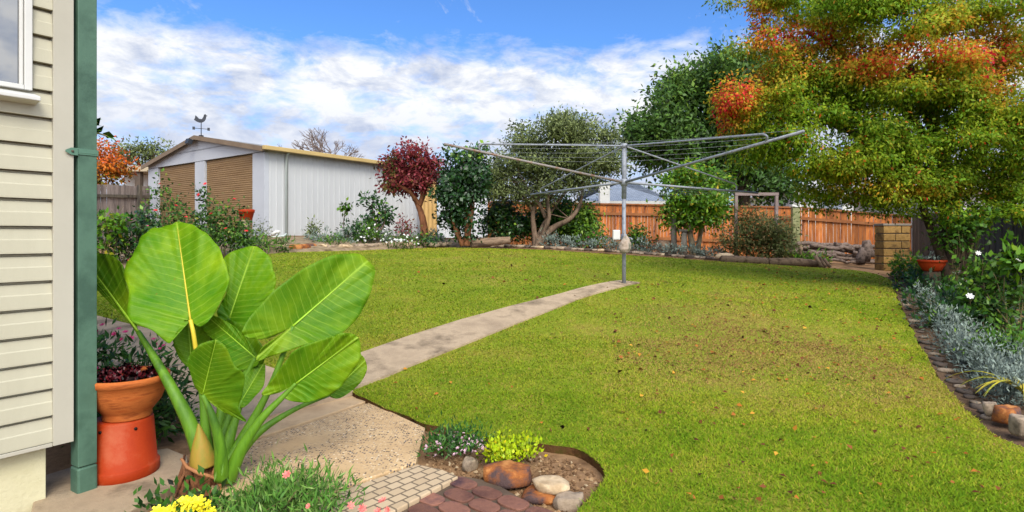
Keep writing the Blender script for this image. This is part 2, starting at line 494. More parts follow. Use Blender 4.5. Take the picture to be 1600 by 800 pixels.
lawn_px = [(551, 611), (608, 640), (664, 664), (700, 672), (742, 684), (790, 686), (850, 694), (905, 708), (952, 736), (935, 764), (905, 800), (870, 860), (1000, 1000), (1500, 1000),
           (1700, 800), (1640, 722), (1592, 696), (1545, 672), (1500, 632), (1468, 590), (1440, 545), (1418, 500), (1400, 462), (1388, 436), (1350, 424), (1290, 419), (1200, 413), (1100, 407), (1000, 400),
           (900, 394), (800, 389), (700, 387), (600, 390), (500, 393), (440, 395), (380, 402), (300, 420), (200, 440), (130, 455), (60, 478), (100, 487), (140, 492), (200, 510), (300, 545), (420, 585), (480, 602)]
lawn_xy = []
_lp = [np.array(p) for p in smooth_path([tuple(q) for q in pix_poly(lawn_px)], 4)]
for i in range(len(_lp)):                       # a cut edge that wanders a little
    a, b = _lp[i], _lp[(i + 1) % len(_lp)]; k = max(1, int(np.linalg.norm(b - a) / .09))
    for j in range(k):
        q = a + (b - a) * j / k
        lawn_xy.append(tuple(q + np.array([mnoise.noise(Vector((q[0] * 4, q[1] * 4, .3))), mnoise.noise(Vector((q[0] * 4, q[1] * 4, 9.3)))]) * .035))
M_edge = surface('cut_turf_edge', '#3c2a1c', '#5a4028', 9, .95, .9, 40, c3='#46401c', spec=.05)
sheet('lawn', lawn_xy, M_lawn, .0, .25, skirt=.09, edge=M_edge)

def conc(name, c1, c2, c3, **k): return surface(name, c1, c2, k.pop('scale', 2.2), .85, .5, 70, c3=c3, spec=.15, **k)
M_path = conc('old_concrete', '#8e7c66', '#a8947a', '#6a5c4a', lo=.3, hi=.7)
M_conc = conc('warm_concrete', '#a68a68', '#bca07c', '#907656', lo=.3, hi=.7)
M_kerb = conc('kerb_concrete', '#8d7c66', '#a08d74', '#6f6250')

def aggregate():
    m, nt, out = newmat('exposed_aggregate')
    b = nd(nt, 'ShaderNodeBsdfPrincipled'); b.inputs['Roughness'].default_value = .85; b.inputs['Specular IOR Level'].default_value = .2
    g = nd(nt, 'ShaderNodeNewGeometry')
    v = nd(nt, 'ShaderNodeTexVoronoi'); v.inputs['Scale'].default_value = 64; v.inputs['Randomness'].default_value = 1; nt.links.new(g.outputs['Position'], v.inputs['Vector'])
    sp = nd(nt, 'ShaderNodeSeparateColor'); nt.links.new(v.outputs['Color'], sp.inputs[0])
    peb = ramp(nt, [(.0, '#4a4340'), (.3, '#645c57'), (.42, '#ae9474'), (.7, '#c2a884'), (.9, '#d4c2a4')], sp.outputs[0], 'CONSTANT')
    body = math_n(nt, 'LESS_THAN', v.outputs['Distance'], .42)
    worn = ramp(nt, [(.36, (0, 0, 0)), (.5, (1, 1, 1))], noise_n(nt, 2.6, 5, .6)).outputs[0]
    k = math_n(nt, 'MULTIPLY', body, worn)
    base = ramp(nt, [(.3, '#ae9068'), (.7, '#c4a67c')], noise_n(nt, 3, 6, .7)).outputs[0]
    c = mixc(nt, k, base, peb.outputs[0])
    nt.links.new(c, b.inputs[0])
    bp = nd(nt, 'ShaderNodeBump'); bp.inputs['Strength'].default_value = .5; bp.inputs['Distance'].default_value = .006; bp.invert = True
    nt.links.new(v.outputs['Distance'], bp.inputs['Height']); nt.links.new(bp.outputs[0], b.inputs['Normal'])
    nt.links.new(b.outputs[0], out.inputs[0]); return m
M_agg = aggregate()

def flat_px(pts, z=0.0):
    return [tuple(at(a, b, (EYE - z) * F / (b - HY))[:2]) for a, b in pts]

def slab(name, pts, z, mat, thick=.12, kind='structure', bev=.006):
    o = MB().prism(flat_px(pts, z), z - thick, z).build(name, mat, bevel=bev); tag(o, kind=kind); return o

# clothes-line path: narrow strip lying just over the lawn
path_px = [(968, 440), (1000, 443), (900, 470), (800, 510), (720, 543), (640, 575), (572, 603), (545, 612), (470, 592), (560, 556), (640, 527), (720, 502), (800, 480), (880, 460)]
sheet('clothesline_path', [tuple(p) for p in pix_poly(path_px)], M_path, .022, .25, skirt=.06)
house_path_px = [(552, 612), (470, 592), (380, 560), (260, 522), (150, 494), (40, 470), (40, 560), (240, 620), (330, 680)]
o = sheet('house_path', [tuple(p) for p in pix_poly(house_path_px)], M_path, .010, .25, skirt=.06)

slab('path_border', [(553, 614), (577, 625), (500, 651), (395, 686), (330, 690), (360, 640), (450, 612)], .015, M_conc)
slab('patio_slab', [(579, 628), (664, 668), (650, 722), (546, 757), (440, 800), (330, 800), (330, 730), (397, 689), (502, 654)], .012, M_agg)

def grid_paver():
    m, nt, out = newmat('patterned_paver')
    b = nd(nt, 'ShaderNodeBsdfPrincipled'); b.inputs['Roughness'].default_value = .85
    g = nd(nt, 'ShaderNodeNewGeometry'); mp = nd(nt, 'ShaderNodeMapping'); mp.inputs['Rotation'].default_value = (0, 0, R(-50)); nt.links.new(g.outputs['Position'], mp.inputs[0])
    bk = nd(nt, 'ShaderNodeTexBrick'); bk.inputs['Scale'].default_value = 4.1; bk.inputs['Mortar Size'].default_value = .022; bk.inputs['Brick Width'].default_value = .33; bk.inputs['Row Height'].default_value = .26
    bk.inputs['Color1'].default_value = lin('#c4ac8a'); bk.inputs['Color2'].default_value = lin('#b59c7a'); bk.inputs['Mortar'].default_value = lin('#63543f'); nt.links.new(mp.outputs[0], bk.inputs[0])
    c = mixc(nt, math_n(nt, 'MULTIPLY', noise_n(nt, 9, 6, .7), .5), bk.outputs[0], '#8b7a64')
    nt.links.new(c, b.inputs[0])
    bp = nd(nt, 'ShaderNodeBump'); bp.inputs['Strength'].default_value = .7; bp.inputs['Distance'].default_value = .006; bp.invert = True; nt.links.new(bk.outputs['Fac'], bp.inputs['Height']); nt.links.new(bp.outputs[0], b.inputs['Normal'])
    nt.links.new(b.outputs[0], out.inputs[0]); return m
slab('paver_strip', [(652, 725), (690, 733), (716, 744), (612, 800), (560, 832), (450, 832), (455, 803), (548, 761)], .008, grid_paver())

# brick paving: interlocking stamped bricks with rounded ends, one mesh
M_brick = surface('paving_brick', '#5e3f37', '#7c5546', 4, .8, .5, 60, c3='#4a3538', island=.3, spec=.2)
q0 = Vector(flat_px([(700, 762)])[0]); ua = Vector(flat_px([(612, 802)])[0]) - q0; ua.normalize(); ub = Vector((-ua.y, ua.x))
if ub.x < 0: ub = -ub
m = MB(); zone = flat_px([(722, 744), (768, 752), (824, 785), (866, 812), (878, 870), (560, 870), (618, 802)])
for i in range(-2, 14):
    for j in range(-3, 8):
        c = q0 + ua * (.115 * i + .01) + ub * (.175 * j + .09 + (.087 if i % 2 else 0))
        if not inside(zone, np.array([c.x]), np.array([c.y]))[0]: continue
        out_ = []
        for k in range(24):                                     # rounded-end brick outline
            t = 2 * math.pi * k / 24
            ex, ey = math.cos(t), math.sin(t)
            px_ = math.copysign(abs(ex) ** .55, ex) * .083; py_ = math.copysign(abs(ey) ** .8, ey) * .054
            out_.append(tuple(c + ub * px_ + ua * py_))
        m.prism(out_, -.06, -.004 + random.uniform(-.003, .003))
tag(m.build('brick_paving', M_brick, bevel=.004), kind='structure')
slab('paving_bed', [(722, 744), (768, 752), (830, 788), (866, 812), (878, 870), (560, 870), (618, 802)], -.016, surface('sand_joint', '#4a3c31', '#5f4f40', 6, .95, .4), .03, bev=0)
slab('house_kerb', [(40, 840), (60, 745), (170, 712), (262, 700), (292, 712), (296, 742), (250, 772), (190, 806), (150, 840)], .0, M_kerb, .14)

# ------------------------------------------------------------------ grass and fallen leaves (nobody could count them)
M_grass = leafmat('grass_blades', [(0, '#628816'), (.3, '#8aa420'), (.52, '#aeae34'), (.76, '#b89c58'), (1, '#946c44')], .35, .6, .12, .85)
def fbm(x, y, s):
    t = np.zeros_like(x); a = 1
    for k in range(5):
        ph = rng.rand(4) * 6.28; an = rng.rand() * 3.14
        u = x * math.cos(an) + y * math.sin(an); v = -x * math.sin(an) + y * math.cos(an)
        t += a * np.sin(u * s + ph[0] + 1.3 * np.sin(v * s * .7 + ph[1])) * np.sin(v * s * .9 + ph[2] + 1.1 * np.sin(u * s * .8 + ph[3])); s *= 2.1; a *= .62
    return t / 1.6
def grass():
    L = np.array(lawn_xy); x0, y0 = L.min(0); x1, y1 = L.max(0)
    bare = [tuple(p) for p in pix_poly(path_px)]; bare2 = [tuple(p) for p in pix_poly(house_path_px)]
    P = []
    for ya, yb, dens in ((1.5, 3.4, 11000), (3.4, 4.6, 10500), (4.6, 6.2, 5200), (6.2, 8.5, 2600), (8.5, 11, 1400), (11, 17, 800)):
        n = int((x1 - x0) * (yb - ya) * dens)
        x = rng.uniform(x0, x1, n); y = rng.uniform(ya, yb, n)
        k = (np.abs(x / y) < 1.02) & inside(lawn_xy, x, y) & ~inside(bare, x, y) & ~inside(bare2, x, y)
        P.append(np.stack([x[k], y[k]], 1))
    P = np.concatenate(P); x, y = P.T; N = len(P)
    dist = np.sqrt(x * x + y * y)
    h = (.013 + .009 * rng.rand(N)) * (1 + .25 * fbm(x, y, 2.0)); wd = .0016 + .0009 * dist
    th = rng.rand(N) * 6.283; lean = rng.uniform(.5, 1.9, N)
    s = np.stack([np.cos(th), np.sin(th), np.zeros(N)], 1) * wd[:, None]
    b = np.stack([x, y, G(x, y) - .004], 1)
    tdir = np.stack([-np.sin(th) * lean, np.cos(th) * lean, np.ones(N)], 1) * h[:, None]
    V = np.stack([b - s, b + s, b + tdir], 1)
    # worn, thatchy part of the lawn to the right of the path
    c = gp(1160, 515); c2 = gp(1050, 600)
    worn = np.exp(-(((x - c.x) / 1.9) ** 2 + ((y - c.y) / 2.1) ** 2)) * .58 + np.exp(-(((x - c2.x) / .9) ** 2 + ((y - c2.y) / 1.0) ** 2)) * .26
    far = np.clip((y - 9) / 5, 0, 1) * .12
    t = .30 + .20 * fbm(x, y, .8) + .06 * fbm(x, y, 14.0) + .17 * fbm(x, y, 4.2) + worn + far + rng.normal(0, .11, N)
    t += (rng.rand(N) < .05) * .35
    up = rng.normal(0, .22, (N, 3)); up[:, 2] = 1
    tag(quads('grass', V, t, M_grass, nper=3, nv=up), kind='stuff')
grass()
M_fallen = leafmat('fallen_leaf', [(0, '#5a3020'), (.4, '#7a4a26'), (.7, '#b06a28'), (1, '#d8a23a')], .2, .7, .2)
def fallen():
    pts = []
    for n, (ax, bx), (ay, by) in ((330, (960, 1420), (440, 600)), (130, (1000, 1580), (560, 790)), (60, (620, 960), (400, 470)), (120, (1180, 1400), (415, 455)), (25, (560, 1000), (560, 700))):
        for _ in range(n):
            g = gp(rng.uniform(ax, bx), rng.uniform(ay, by))
            if inside(lawn_xy, np.array([g.x]), np.array([g.y]))[0]: pts.append(tuple(g + Vector((0, 0, .022))))
    P = np.array(pts); D = rng.normal(size=P.shape); D[:, 2] *= .25
    nr = rng.normal(size=P.shape) * .35; nr[:, 2] += 1
    dist = P[:, 1]
    V = leaves(P, D, .026 + .003 * dist, .75, .3, nr, .15)
    tag(quads('fallen_leaves', V, rng.rand(len(P)) ** 1.4, M_fallen), kind='stuff')
fallen()
def clods():
    z = flat_px([(722, 742), (690, 734), (655, 722), (664, 690), (745, 690), (850, 698), (905, 712), (948, 738), (930, 768), (900, 798), (850, 790), (800, 760)])
    V = []
    x0, y0 = np.min(z, 0); x1, y1 = np.max(z, 0)
    while len(V) < 1300 * 4:
        x, y = rng.uniform(x0, x1), rng.uniform(y0, y1)
        if not inside(z, np.array([x]), np.array([y]))[0]: continue
        r = .004 + .012 * rng.rand() ** 2.5; c = np.array([x, y, gz(x, y) - .05 + r * .3]); k = [c + np.array(v) * r * rng.uniform(.7, 1.3) for v in ((1, 0, 0), (0, 1, 0), (-1, 0, 0), (0, -1, 0))]; tp = c + np.array([0, 0, r * .9])
        for i in range(4): V.append([k[i], k[(i + 1) % 4], tp])
    tag(quads('soil_clods', np.array(V), np.repeat(rng.rand(1300), 4), leafmat('clod', [(0, '#4a3626'), (.6, '#7a5e44'), (.9, '#927656'), (1, '#a8977c')], 0, .95, .05), nper=3), kind='stuff')
clods()
# ------------------------------------------------------------------ house corner at the left
RZ = math.atan2(.811, .584)
M_cream = surface('cream_cladding', '#a6a28d', '#b4b09a', 1.6, .55, .15, 25, stretch=(1, 1, .25))
M_trim = surface('cream_trim', '#a5a192', '#ada99a', 1.5, .5, .06, 30)
M_found = surface('painted_base', '#bab490', '#c4be9c', 2, .8, .4, 45, c3='#a59e7c')
M_white = surface('white_paint', '#bdbdb8', '#c6c6c1', 3, .45)
M_dark = surface('dark_brown', '#4a4038', '#5c5046', 5, .9, .4)  # plain dark brown for fittings, posts, edging stones and the pier core
def glass_mat(name, tint='#20262c'):
    m, nt, out = newmat(name)
    b = nd(nt, 'ShaderNodeBsdfPrincipled'); b.inputs['Base Color'].default_value = lin(tint); b.inputs['Roughness'].default_value = .04; b.inputs['Specular IOR Level'].default_value = 1.0
    b.inputs['Coat Weight'].default_value = 1.0; b.inputs['Coat IOR'].default_value = 2.2; b.inputs['Coat Roughness'].default_value = .02
    nt.links.new(b.outputs[0], out.inputs[0]); return m
M_glass = glass_mat('window_glass')

hc = (-2.217, 2.9, 0)
house = thing('house', 'cream weatherboard house corner with a white framed window, nearest on the left', 'house', hc, RZ)
m = MB(); ex = .132
for i in range(25):
    z0 = .288 + i * ex; z1 = z0 + ex
    spans = [(-6, -.084)] if not (1.90 < z0 < 3.2) else [(-6, -1.5), (-.164, -.084)]
    for a, b in spans:
        prof = [(-.024, z0 + .002), (-.024, z0 + .010), (-.019, z0 + ex * .5), (-.015, z0 + ex * .54), (-.008, z1 - .014), (.010, z1 - .010), (.010, z1 - .002), (.02, z1 - .002), (.02, z0 + .002)]
        n = len(prof); vs = [(a, y, z) for y, z in prof] + [(b, y, z) for y, z in prof]
        m.add(vs, [tuple(range(n)), tuple(range(n, 2 * n))[::-1]] + [(k, n + k, n + (k + 1) % n, (k + 1) % n) for k in range(n)])
for i in range(25):                                              # end wall facing the yard
    z0 = .288 + i * ex
    m.add([(-.004, .03, z0), (-.004, 5, z0), (-.018, 5, z0 + ex), (-.018, .03, z0 + ex)], [(0, 1, 2, 3)])
m.box((-6, .021, .288), (-.03, .1, 3.59)); m.box((-.1, .101, .288), (-.03, 5, 3.59))
m.build('wall', M_cream, house, world=False)
MB().box((-.0835, -.03, .27), (0, .02, 3.59)).build('corner_board', M_trim, house, .002, world=False)
MB().box((-6, -.026, .268), (-.0845, .02, .2865)).build('base_trim', M_trim, house, .002, world=False)
MB().box((-6, .045, -.4), (-.092, .12, .266)).build('foundation', M_found, house, .003, world=False)
wn = MB()
for a, b in (((-1.5, -.038, 1.99), (-1.43, .01, 3.2)), ((-.196, -.040, 1.99), (-.166, .01, 3.2)), ((-1.429, -.038, 3.13), (-.1965, .01, 3.2)), ((-1.429, -.038, 1.99), (-.1965, .01, 2.012))): wn.box(a, b)
win = wn.build('window', M_white, house, .003, world=False)
MB().add([(-1.53, -.10, 1.955), (-.150, -.10, 1.955), (-.150, .01, 1.988), (-1.53, .01, 1.988), (-1.53, -.10, 1.935), (-.150, -.10, 1.935), (-.150, .01, 1.92), (-1.53, .01, 1.92)],
         [(0, 1, 2, 3), (4, 7, 6, 5), (0, 4, 5, 1), (1, 5, 6, 2), (2, 6, 7, 3), (3, 7, 4, 0)]).build('sill', M_white, win, .004, world=False)
MB().box((-1.428, -.012, 2.013), (-.1975, -.004, 3.129)).build('pane', M_glass, win, world=False)
for xa in (-.2125, -1.427): MB().box((xa, -.028, 2.013), (xa + .0145, -.0125, 3.128)).build('sash', M_white, win, .003, world=False)
rf = MB(); rf.add([(-6.3, -.45, 3.6), (.45, -.45, 3.6), (.45, 5.3, 3.6), (-6.3, 5.3, 3.6), (-6.3, 2.4, 4.7), (-2.4, 2.4, 4.7)], [(0, 1, 5, 4), (1, 2, 5), (2, 3, 4, 5), (3, 0, 4), (3, 2, 1, 0)])
rf.build('roof', surface('roof_tile', '#6a4a3c', '#7d5a48', 4, .8, .4), house, world=False)

M_green = surface('green_paint', '#44604f', '#4c6a58', 3, .5, .15, 40, c3='#3a5546')
M_brown_end = surface('post_side', '#3a3b2e', '#4b4437', 4, .7, .2)
post = thing('green_post', 'dark green square post strapped to the cream house corner', 'post', (-2.196, 2.955, 0), RZ + R(4))
m = MB(); m.box((-.042, -.042, .13), (.042, .042, 3.58)); m.build('shaft', M_green, post, .003, world=False)
m = MB(); m.box((-.045, -.045, -.05), (.045, .045, .125)); m.build('foot', M_green, post, .01, world=False)
st = MB()
zs = 1.72
st.box((-.046, -.047, zs - .012), (.046, -.0425, zs + .018)); st.box((.0425, -.0465, zs - .012), (.0465, .04, zs + .018)); st.box((-.046, -.0485, zs - .004), (.046, -.0475, zs + .002))
pl = [(-.047, zs - .018), (-.047, zs + .018), (-.075, zs + .017), (-.098, zs + .004), (-.098, zs - .004), (-.075, zs - .017)]
n = 6; st.add([(x, -.053, z) for x, z in pl] + [(x, -.0485, z) for x, z in pl], [tuple(range(n)), tuple(range(n, 2 * n))[::-1]] + [(k, (k + 1) % n, n + (k + 1) % n, n + k) for k in range(n)])
br = st.build('strap', surface('green_strap', '#4c6e5c', '#587a68', 6, .5), post, .001, world=False)
MB().tube([(-.07, -.057, zs), (-.07, -.052, zs)], .006, 10).build('screw', M_dark, br, world=False)

# ------------------------------------------------------------------ pots beside the post
M_terra = surface('terracotta_plastic', '#8a2606', '#98310a', 3.5, .65, .15, 60, spec=.2, c3='#a65a3c', lo=.3, hi=.78)
M_clay = surface('terracotta_clay', '#a4521e', '#b2622a', 7, .8, .3, 50, stretch=(1, 1, 5), c3='#8a4418')
M_hole = surface('hole', '#1a0d08'); pc = at(193, 0, 3.16)
pz = 0.0
bucket = thing('upturned_pot', 'orange plastic pot turned upside down as a stand beside the green post', 'pot', (pc.x, pc.y, pz))
MB().lathe([(.168, 0), (.171, .004), (.172, .05), (.168, .056), (.160, .058), (.142, .295), (.136, .305), (.0, .307)], (pc.x, pc.y, pz), 56).build('pot_body', M_terra, bucket)
for a in (-1.75, -.6): hm = MB(); hm.tube([(pc.x + .1435 * math.cos(a), pc.y + .1435 * math.sin(a), pz + .268), (pc.x + .149 * math.cos(a), pc.y + .149 * math.sin(a), pz + .268)], .008, 12); hm.build('drain_hole', M_hole, bucket)
bz = pz + .308
bowl = thing('succulent_bowl', 'wide terracotta bowl of dark red succulents resting on the upturned orange pot', 'planter', (pc.x + .02, pc.y, bz))
bx_ = pc.x + .022
bp_ = [(.0, 0), (.125, 0), (.132, .008), (.128, .03), (.14, .045), (.178, .09), (.203, .15), (.213, .20), (.224, .205), (.226, .236), (.218, .242), (.206, .238), (.196, .17), (.13, .15), (0, .15)]
MB().lathe([(r * .9, z * .96) for r, z in bp_], (bx_, pc.y, bz), 64).build('bowl_body', M_clay, bowl)
M_sempv = leafmat('dark_succulent', [(0, '#3a0e16'), (.5, '#55141c'), (1, '#7a2228')], .1, .4, .4)
P, D = [], []
for i in range(46):
    a = rng.rand() * 6.28; r = .165 * math.sqrt(rng.rand()); c = np.array([bx_ + r * math.cos(a), pc.y + r * math.sin(a), bz + .205 + rng.uniform(0, .035)])
    for k in range(24):
        ph = k * 2.4; e = .25 + .75 * (1 - k / 24)
        P.append(c); D.append([math.cos(ph) * e, math.sin(ph) * e, .25 + .9 * k / 24])
quads('succulents', leaves(np.array(P), np.array(D), np.full(len(P), .034), .55, .3), rng.rand(len(P)), M_sempv, bowl)
MB().lathe([(0, .200), (.184, .196)], (bx_, pc.y, bz), 40).build('soil', surface('pot_soil', '#2b1d16', '#3d2a20', 20, .95, .6), bowl)

# ------------------------------------------------------------------ elephant ear
def ear_material():
    m, nt, out = newmat('elephant_ear_leaf')
    u = nd(nt, 'ShaderNodeUVMap', uv_map='UVMap'); s = nd(nt, 'ShaderNodeSeparateXYZ'); nt.links.new(u.outputs[0], s.inputs[0])
    al, sd_ = s.outputs[0], math_n(nt, 'ABSOLUTE', s.outputs[1])
    nz = noise_n(nt, 7, 3, .5)
    q = math_n(nt, 'ADD', math_n(nt, 'SUBTRACT', al, math_n(nt, 'MULTIPLY', sd_, .42)), math_n(nt, 'MULTIPLY', nz, .075))
    fr = math_n(nt, 'FRACT', math_n(nt, 'MULTIPLY', q, 12))
    tri = math_n(nt, 'ABSOLUTE', math_n(nt, 'SUBTRACT', fr, .5))
    vein = ramp(nt, [(0, (1, 1, 1)), (.03, (.6, .6, .6)), (.075, (0, 0, 0))], tri).outputs[0]
    fade = ramp(nt, [(.02, (1, 1, 1)), (.5, (.25, .25, .25))], sd_).outputs[0]
    vein = math_n(nt, 'MULTIPLY', vein, fade)
    fr2 = math_n(nt, 'FRACT', math_n(nt, 'MULTIPLY', math_n(nt, 'ADD', q, math_n(nt, 'MULTIPLY', sd_, .12)), 48))
    fine = ramp(nt, [(.0, (1, 1, 1)), (.3, (0, 0, 0)), (.8, (0, 0, 0)), (1, (1, 1, 1))], fr2).outputs[0]
    mid = ramp(nt, [(.005, (1, 1, 1)), (.014, (0, 0, 0))], sd_).outputs[0]
    base = ramp(nt, [(.3, '#407a08'), (.5, '#608c0a'), (.7, '#88a816')], noise_n(nt, 4, 5, .6)).outputs[0]
    obn = nd(nt, 'ShaderNodeObjectInfo')
    hs = nd(nt, 'ShaderNodeHueSaturation'); nt.links.new(base, hs.inputs['Color'])
    v = math_n(nt, 'MULTIPLY_ADD', obn.outputs['Random'], .35); v.node.inputs[2].default_value = .82; nt.links.new(v, hs.inputs['Value'])
    c = mixc(nt, math_n(nt, 'MULTIPLY', fine, .16), hs.outputs[0], '#86ae24')
    c = mixc(nt, math_n(nt, 'MULTIPLY', vein, .6), c, '#a2c040')
    spot = ramp(nt, [(.70, (0, 0, 0)), (.76, (.8, .8, .8))], noise_n(nt, 38, 2, .5)).outputs[0]
    c = mixc(nt, math_n(nt, 'MULTIPLY', spot, ramp(nt, [(.5, (0, 0, 0)), (.7, (1, 1, 1))], noise_n(nt, 4.5, 3, .6)).outputs[0]), c, '#8a6a1c')
    c = mixc(nt, mid, c, '#9cbc38')
    b = nd(nt, 'ShaderNodeBsdfPrincipled'); b.inputs['Roughness'].default_value = .5; b.inputs['Specular IOR Level'].default_value = .22; nt.links.new(c, b.inputs[0])
    bp = nd(nt, 'ShaderNodeBump'); bp.inputs['Strength'].default_value = .35; bp.inputs['Distance'].default_value = .005
    nt.links.new(math_n(nt, 'ADD', math_n(nt, 'MULTIPLY', tri, .6), math_n(nt, 'MULTIPLY', noise_n(nt, 22, 5, .65), 1.8)), bp.inputs['Height']); nt.links.new(bp.outputs[0], b.inputs['Normal'])
    t = nd(nt, 'ShaderNodeBsdfTranslucent'); nt.links.new(mixc(nt, .4, c, '#86ac0c'), t.inputs[0])
    mx = nd(nt, 'ShaderNodeMixShader'); mx.inputs[0].default_value = .38
    nt.links.new(b.outputs[0], mx.inputs[1]); nt.links.new(t.outputs[0], mx.inputs[2]); nt.links.new(mx.outputs[0], out.inputs[0]); return m
M_ear = ear_material()
M_stalk = surface('stalk_green', '#466e12', '#5a8418', 9, .55, .3, 20, stretch=(1, 1, .2), c3='#365c10', spec=.35)
M_sheath = surface('old_sheath', '#6f8424', '#96782c', 5, .6, .3, 20, c3='#5e7a1c', stretch=(1, 1, .4))
M_bark0 = surface('fibrous_trunk', '#5d3823', '#7d5335', 14, .9, .8, 40, c3='#3d2417', stretch=(1, 1, .35))
eo = at(322, 0, 3.06); eo.z = -.02
ear = thing('elephant_ear_plant', 'huge elephant ear plant with broad ribbed bright green leaves in front of the lawn', 'plant', eo)

def ear_leaf(out_r8, att, tip, d0, gx, gy, fold=.22, ruff=.008, droop=0.0, scale8=True):
    """broad leaf: outline, stalk joint and tip given as sight lines, laid on its own tilted plane and then cupped, pleated and ruffled"""
    cv = (lambda p: (p[0] / 2.5 + 180, p[1] / 2.5 + 340)) if scale8 else (lambda p: p)
    a = np.array(cv(att), float); t = np.array(cv(tip), float); ol = np.array([cv(p) for p in out_r8])
    cl = np.vstack([ol, ol[:1]]); k = [np.array(p) for p in smooth_path(cl.tolist(), 10)][:-1]
    ax = (t - a); L = np.linalg.norm(ax); ax /= L; sx = np.array([-ax[1], ax[0]])
    NR = 16; n = len(k); vs, uv = [], []
    def put(p, f, ang):
        rel = p - a; u = rel @ ax / L; v = rel @ sx / L
        dd = d0 + gx * (p[0] - a[0]) + gy * (p[1] - a[1])
        q = u - .42 * abs(v)
        w = min(1, abs(v) / .06)
        dd += (-fold * abs(v) * .55 - .0030 * (1 - .8 * f ** 3) * math.cos(2 * math.pi * 12 * q) * w + ruff * f ** 3 * (math.sin(ang * 11) + .6 * math.sin(ang * 23 + 1)) + .010 * f * f * math.sin(ang * 5 + d0 * 9) + droop * max(u, 0) ** 2) * (L * d0 / F) / .6
        vs.append(tuple(at(p[0], p[1], dd))); uv.append((u, v))
    put(a, 0, 0)
    for r in range(1, NR + 1):
        f = r / NR
        for j in range(n):
            wob = 1 + .006 * math.sin(j * .61) * f ** 4 + .007 * math.sin(j * .23 + 1) * f ** 4
            put(a + (k[j] - a) * f * wob, f, 2 * math.pi * j / n)
    fs = [(0, 1 + j, 1 + (j + 1) % n) for j in range(n)]
    for r in range(NR - 1):
        for j in range(n):
            j2 = (j + 1) % n; fs.append((1 + r * n + j, 1 + (r + 1) * n + j, 1 + (r + 1) * n + j2, 1 + r * n + j2))
    mb = MB(); mb.add(vs, fs, True); o = mb.build('leaf', M_ear, ear)
    ul = o.data.uv_layers.new(name='UVMap')
    for lp in o.data.loops: ul.data[lp.index].uv = uv[lp.vertex_index]
    so_ = o.modifiers.new('thickness', 'SOLIDIFY'); so_.thickness = .0022; so_.offset = 0
    # raised midrib on the leaf
    rib = MB(); pts = []
    for i in range(13):
        p = a + (t - a) * i / 12 * .97; dd = d0 + gx * (p[0] - a[0]) + gy * (p[1] - a[1]) + droop * (i / 12) ** 2 * (L * d0 / F) / .6 - .006 * (L * d0 / F) / .6
        pts.append(at(p[0], p[1], dd))
    rib.tube(pts, [.0062 * (1 - .85 * i / 12) * L * d0 / F / .6 for i in range(13)], 8)
    rib.build('midrib', M_rib if len(RIBS) else M_yrib, o); RIBS.append(1)
    return o
RIBS = []
M_yrib = surface('yellow_midrib', '#c2a92c', '#c9b83a', 6, .45); M_rib = surface('pale_midrib', '#86b024', '#96bc34', 6, .45)
ear_leaf([(240, 20), (292, 24), (342, 50), (395, 105), (425, 160), (443, 220), (440, 265), (410, 335), (372, 395), (335, 425), (308, 415), (285, 400), (262, 408), (232, 460), (207, 490), (150, 445), (60, 400), (50, 345), (52, 290), (35, 215), (55, 165), (80, 120), (105, 75), (150, 40), (200, 32)],
         (294, 402), (242, 30), 3.12, .0003, -.0016, .22)
ear_leaf([(545, 113), (600, 148), (622, 215), (625, 270), (590, 330), (548, 390), (505, 440), (450, 440), (400, 380), (410, 340), (435, 290), (440, 200), (425, 155), (480, 123)], (445, 396), (540, 118), 3.42, .0004, -.0012, .2)
ear_leaf([(1012, 200), (1005, 270), (962, 370), (885, 450), (800, 482), (720, 505), (600, 545), (550, 560), (572, 510), (620, 475), (680, 432), (600, 470), (520, 470), (495, 440), (560, 350), (650, 260), (770, 180), (870, 145), (965, 145)],
         (694, 424), (992, 165), 3.22, .0022, -.0008, .26)
ear_leaf([(965, 540), (984, 582), (962, 640), (885, 702), (835, 695), (830, 640), (880, 560), (940, 520)], (838, 692), (975, 560), 3.32, .0015, -.0005, .2)
ear_leaf([(950, 475), (958, 545), (905, 632), (852, 684), (770, 718), (720, 722), (660, 702), (703, 655), (640, 684), (572, 692), (608, 640), (668, 560), (700, 520), (762, 490), (850, 464), (892, 448), (935, 458)],
         (706, 648), (942, 472), 3.02, .0016, .0006, .26, droop=-.02)
ear_leaf([(372, 378), (440, 408), (500, 458), (545, 520), (556, 575), (480, 595), (435, 545), (375, 475), (335, 425)], (548, 548), (360, 385), 3.2, -.0006, -.001, .18)
ear_leaf([(585, 570), (582, 650), (545, 700), (500, 742), (470, 720), (480, 640), (520, 585)], (496, 712), (575, 578), 3.12, .0006, -.0014, .2)
ear_leaf([(390, 478), (428, 500), (470, 580), (502, 612), (500, 680), (482, 750), (512, 797), (450, 772), (405, 748), (346, 700), (312, 662), (295, 610), (282, 560), (308, 515), (350, 488)], (342, 693), (392, 484), 2.84, .0004, .0008, .2)
ear_leaf([(108, 378), (139, 393), (166, 396), (190, 412), (200, 445), (205, 490), (222, 530), (196, 496), (172, 462), (150, 436), (128, 420), (108, 408)], (216, 518), (118, 386), 3.22, -.0002, -.0014, .2, scale8=False)

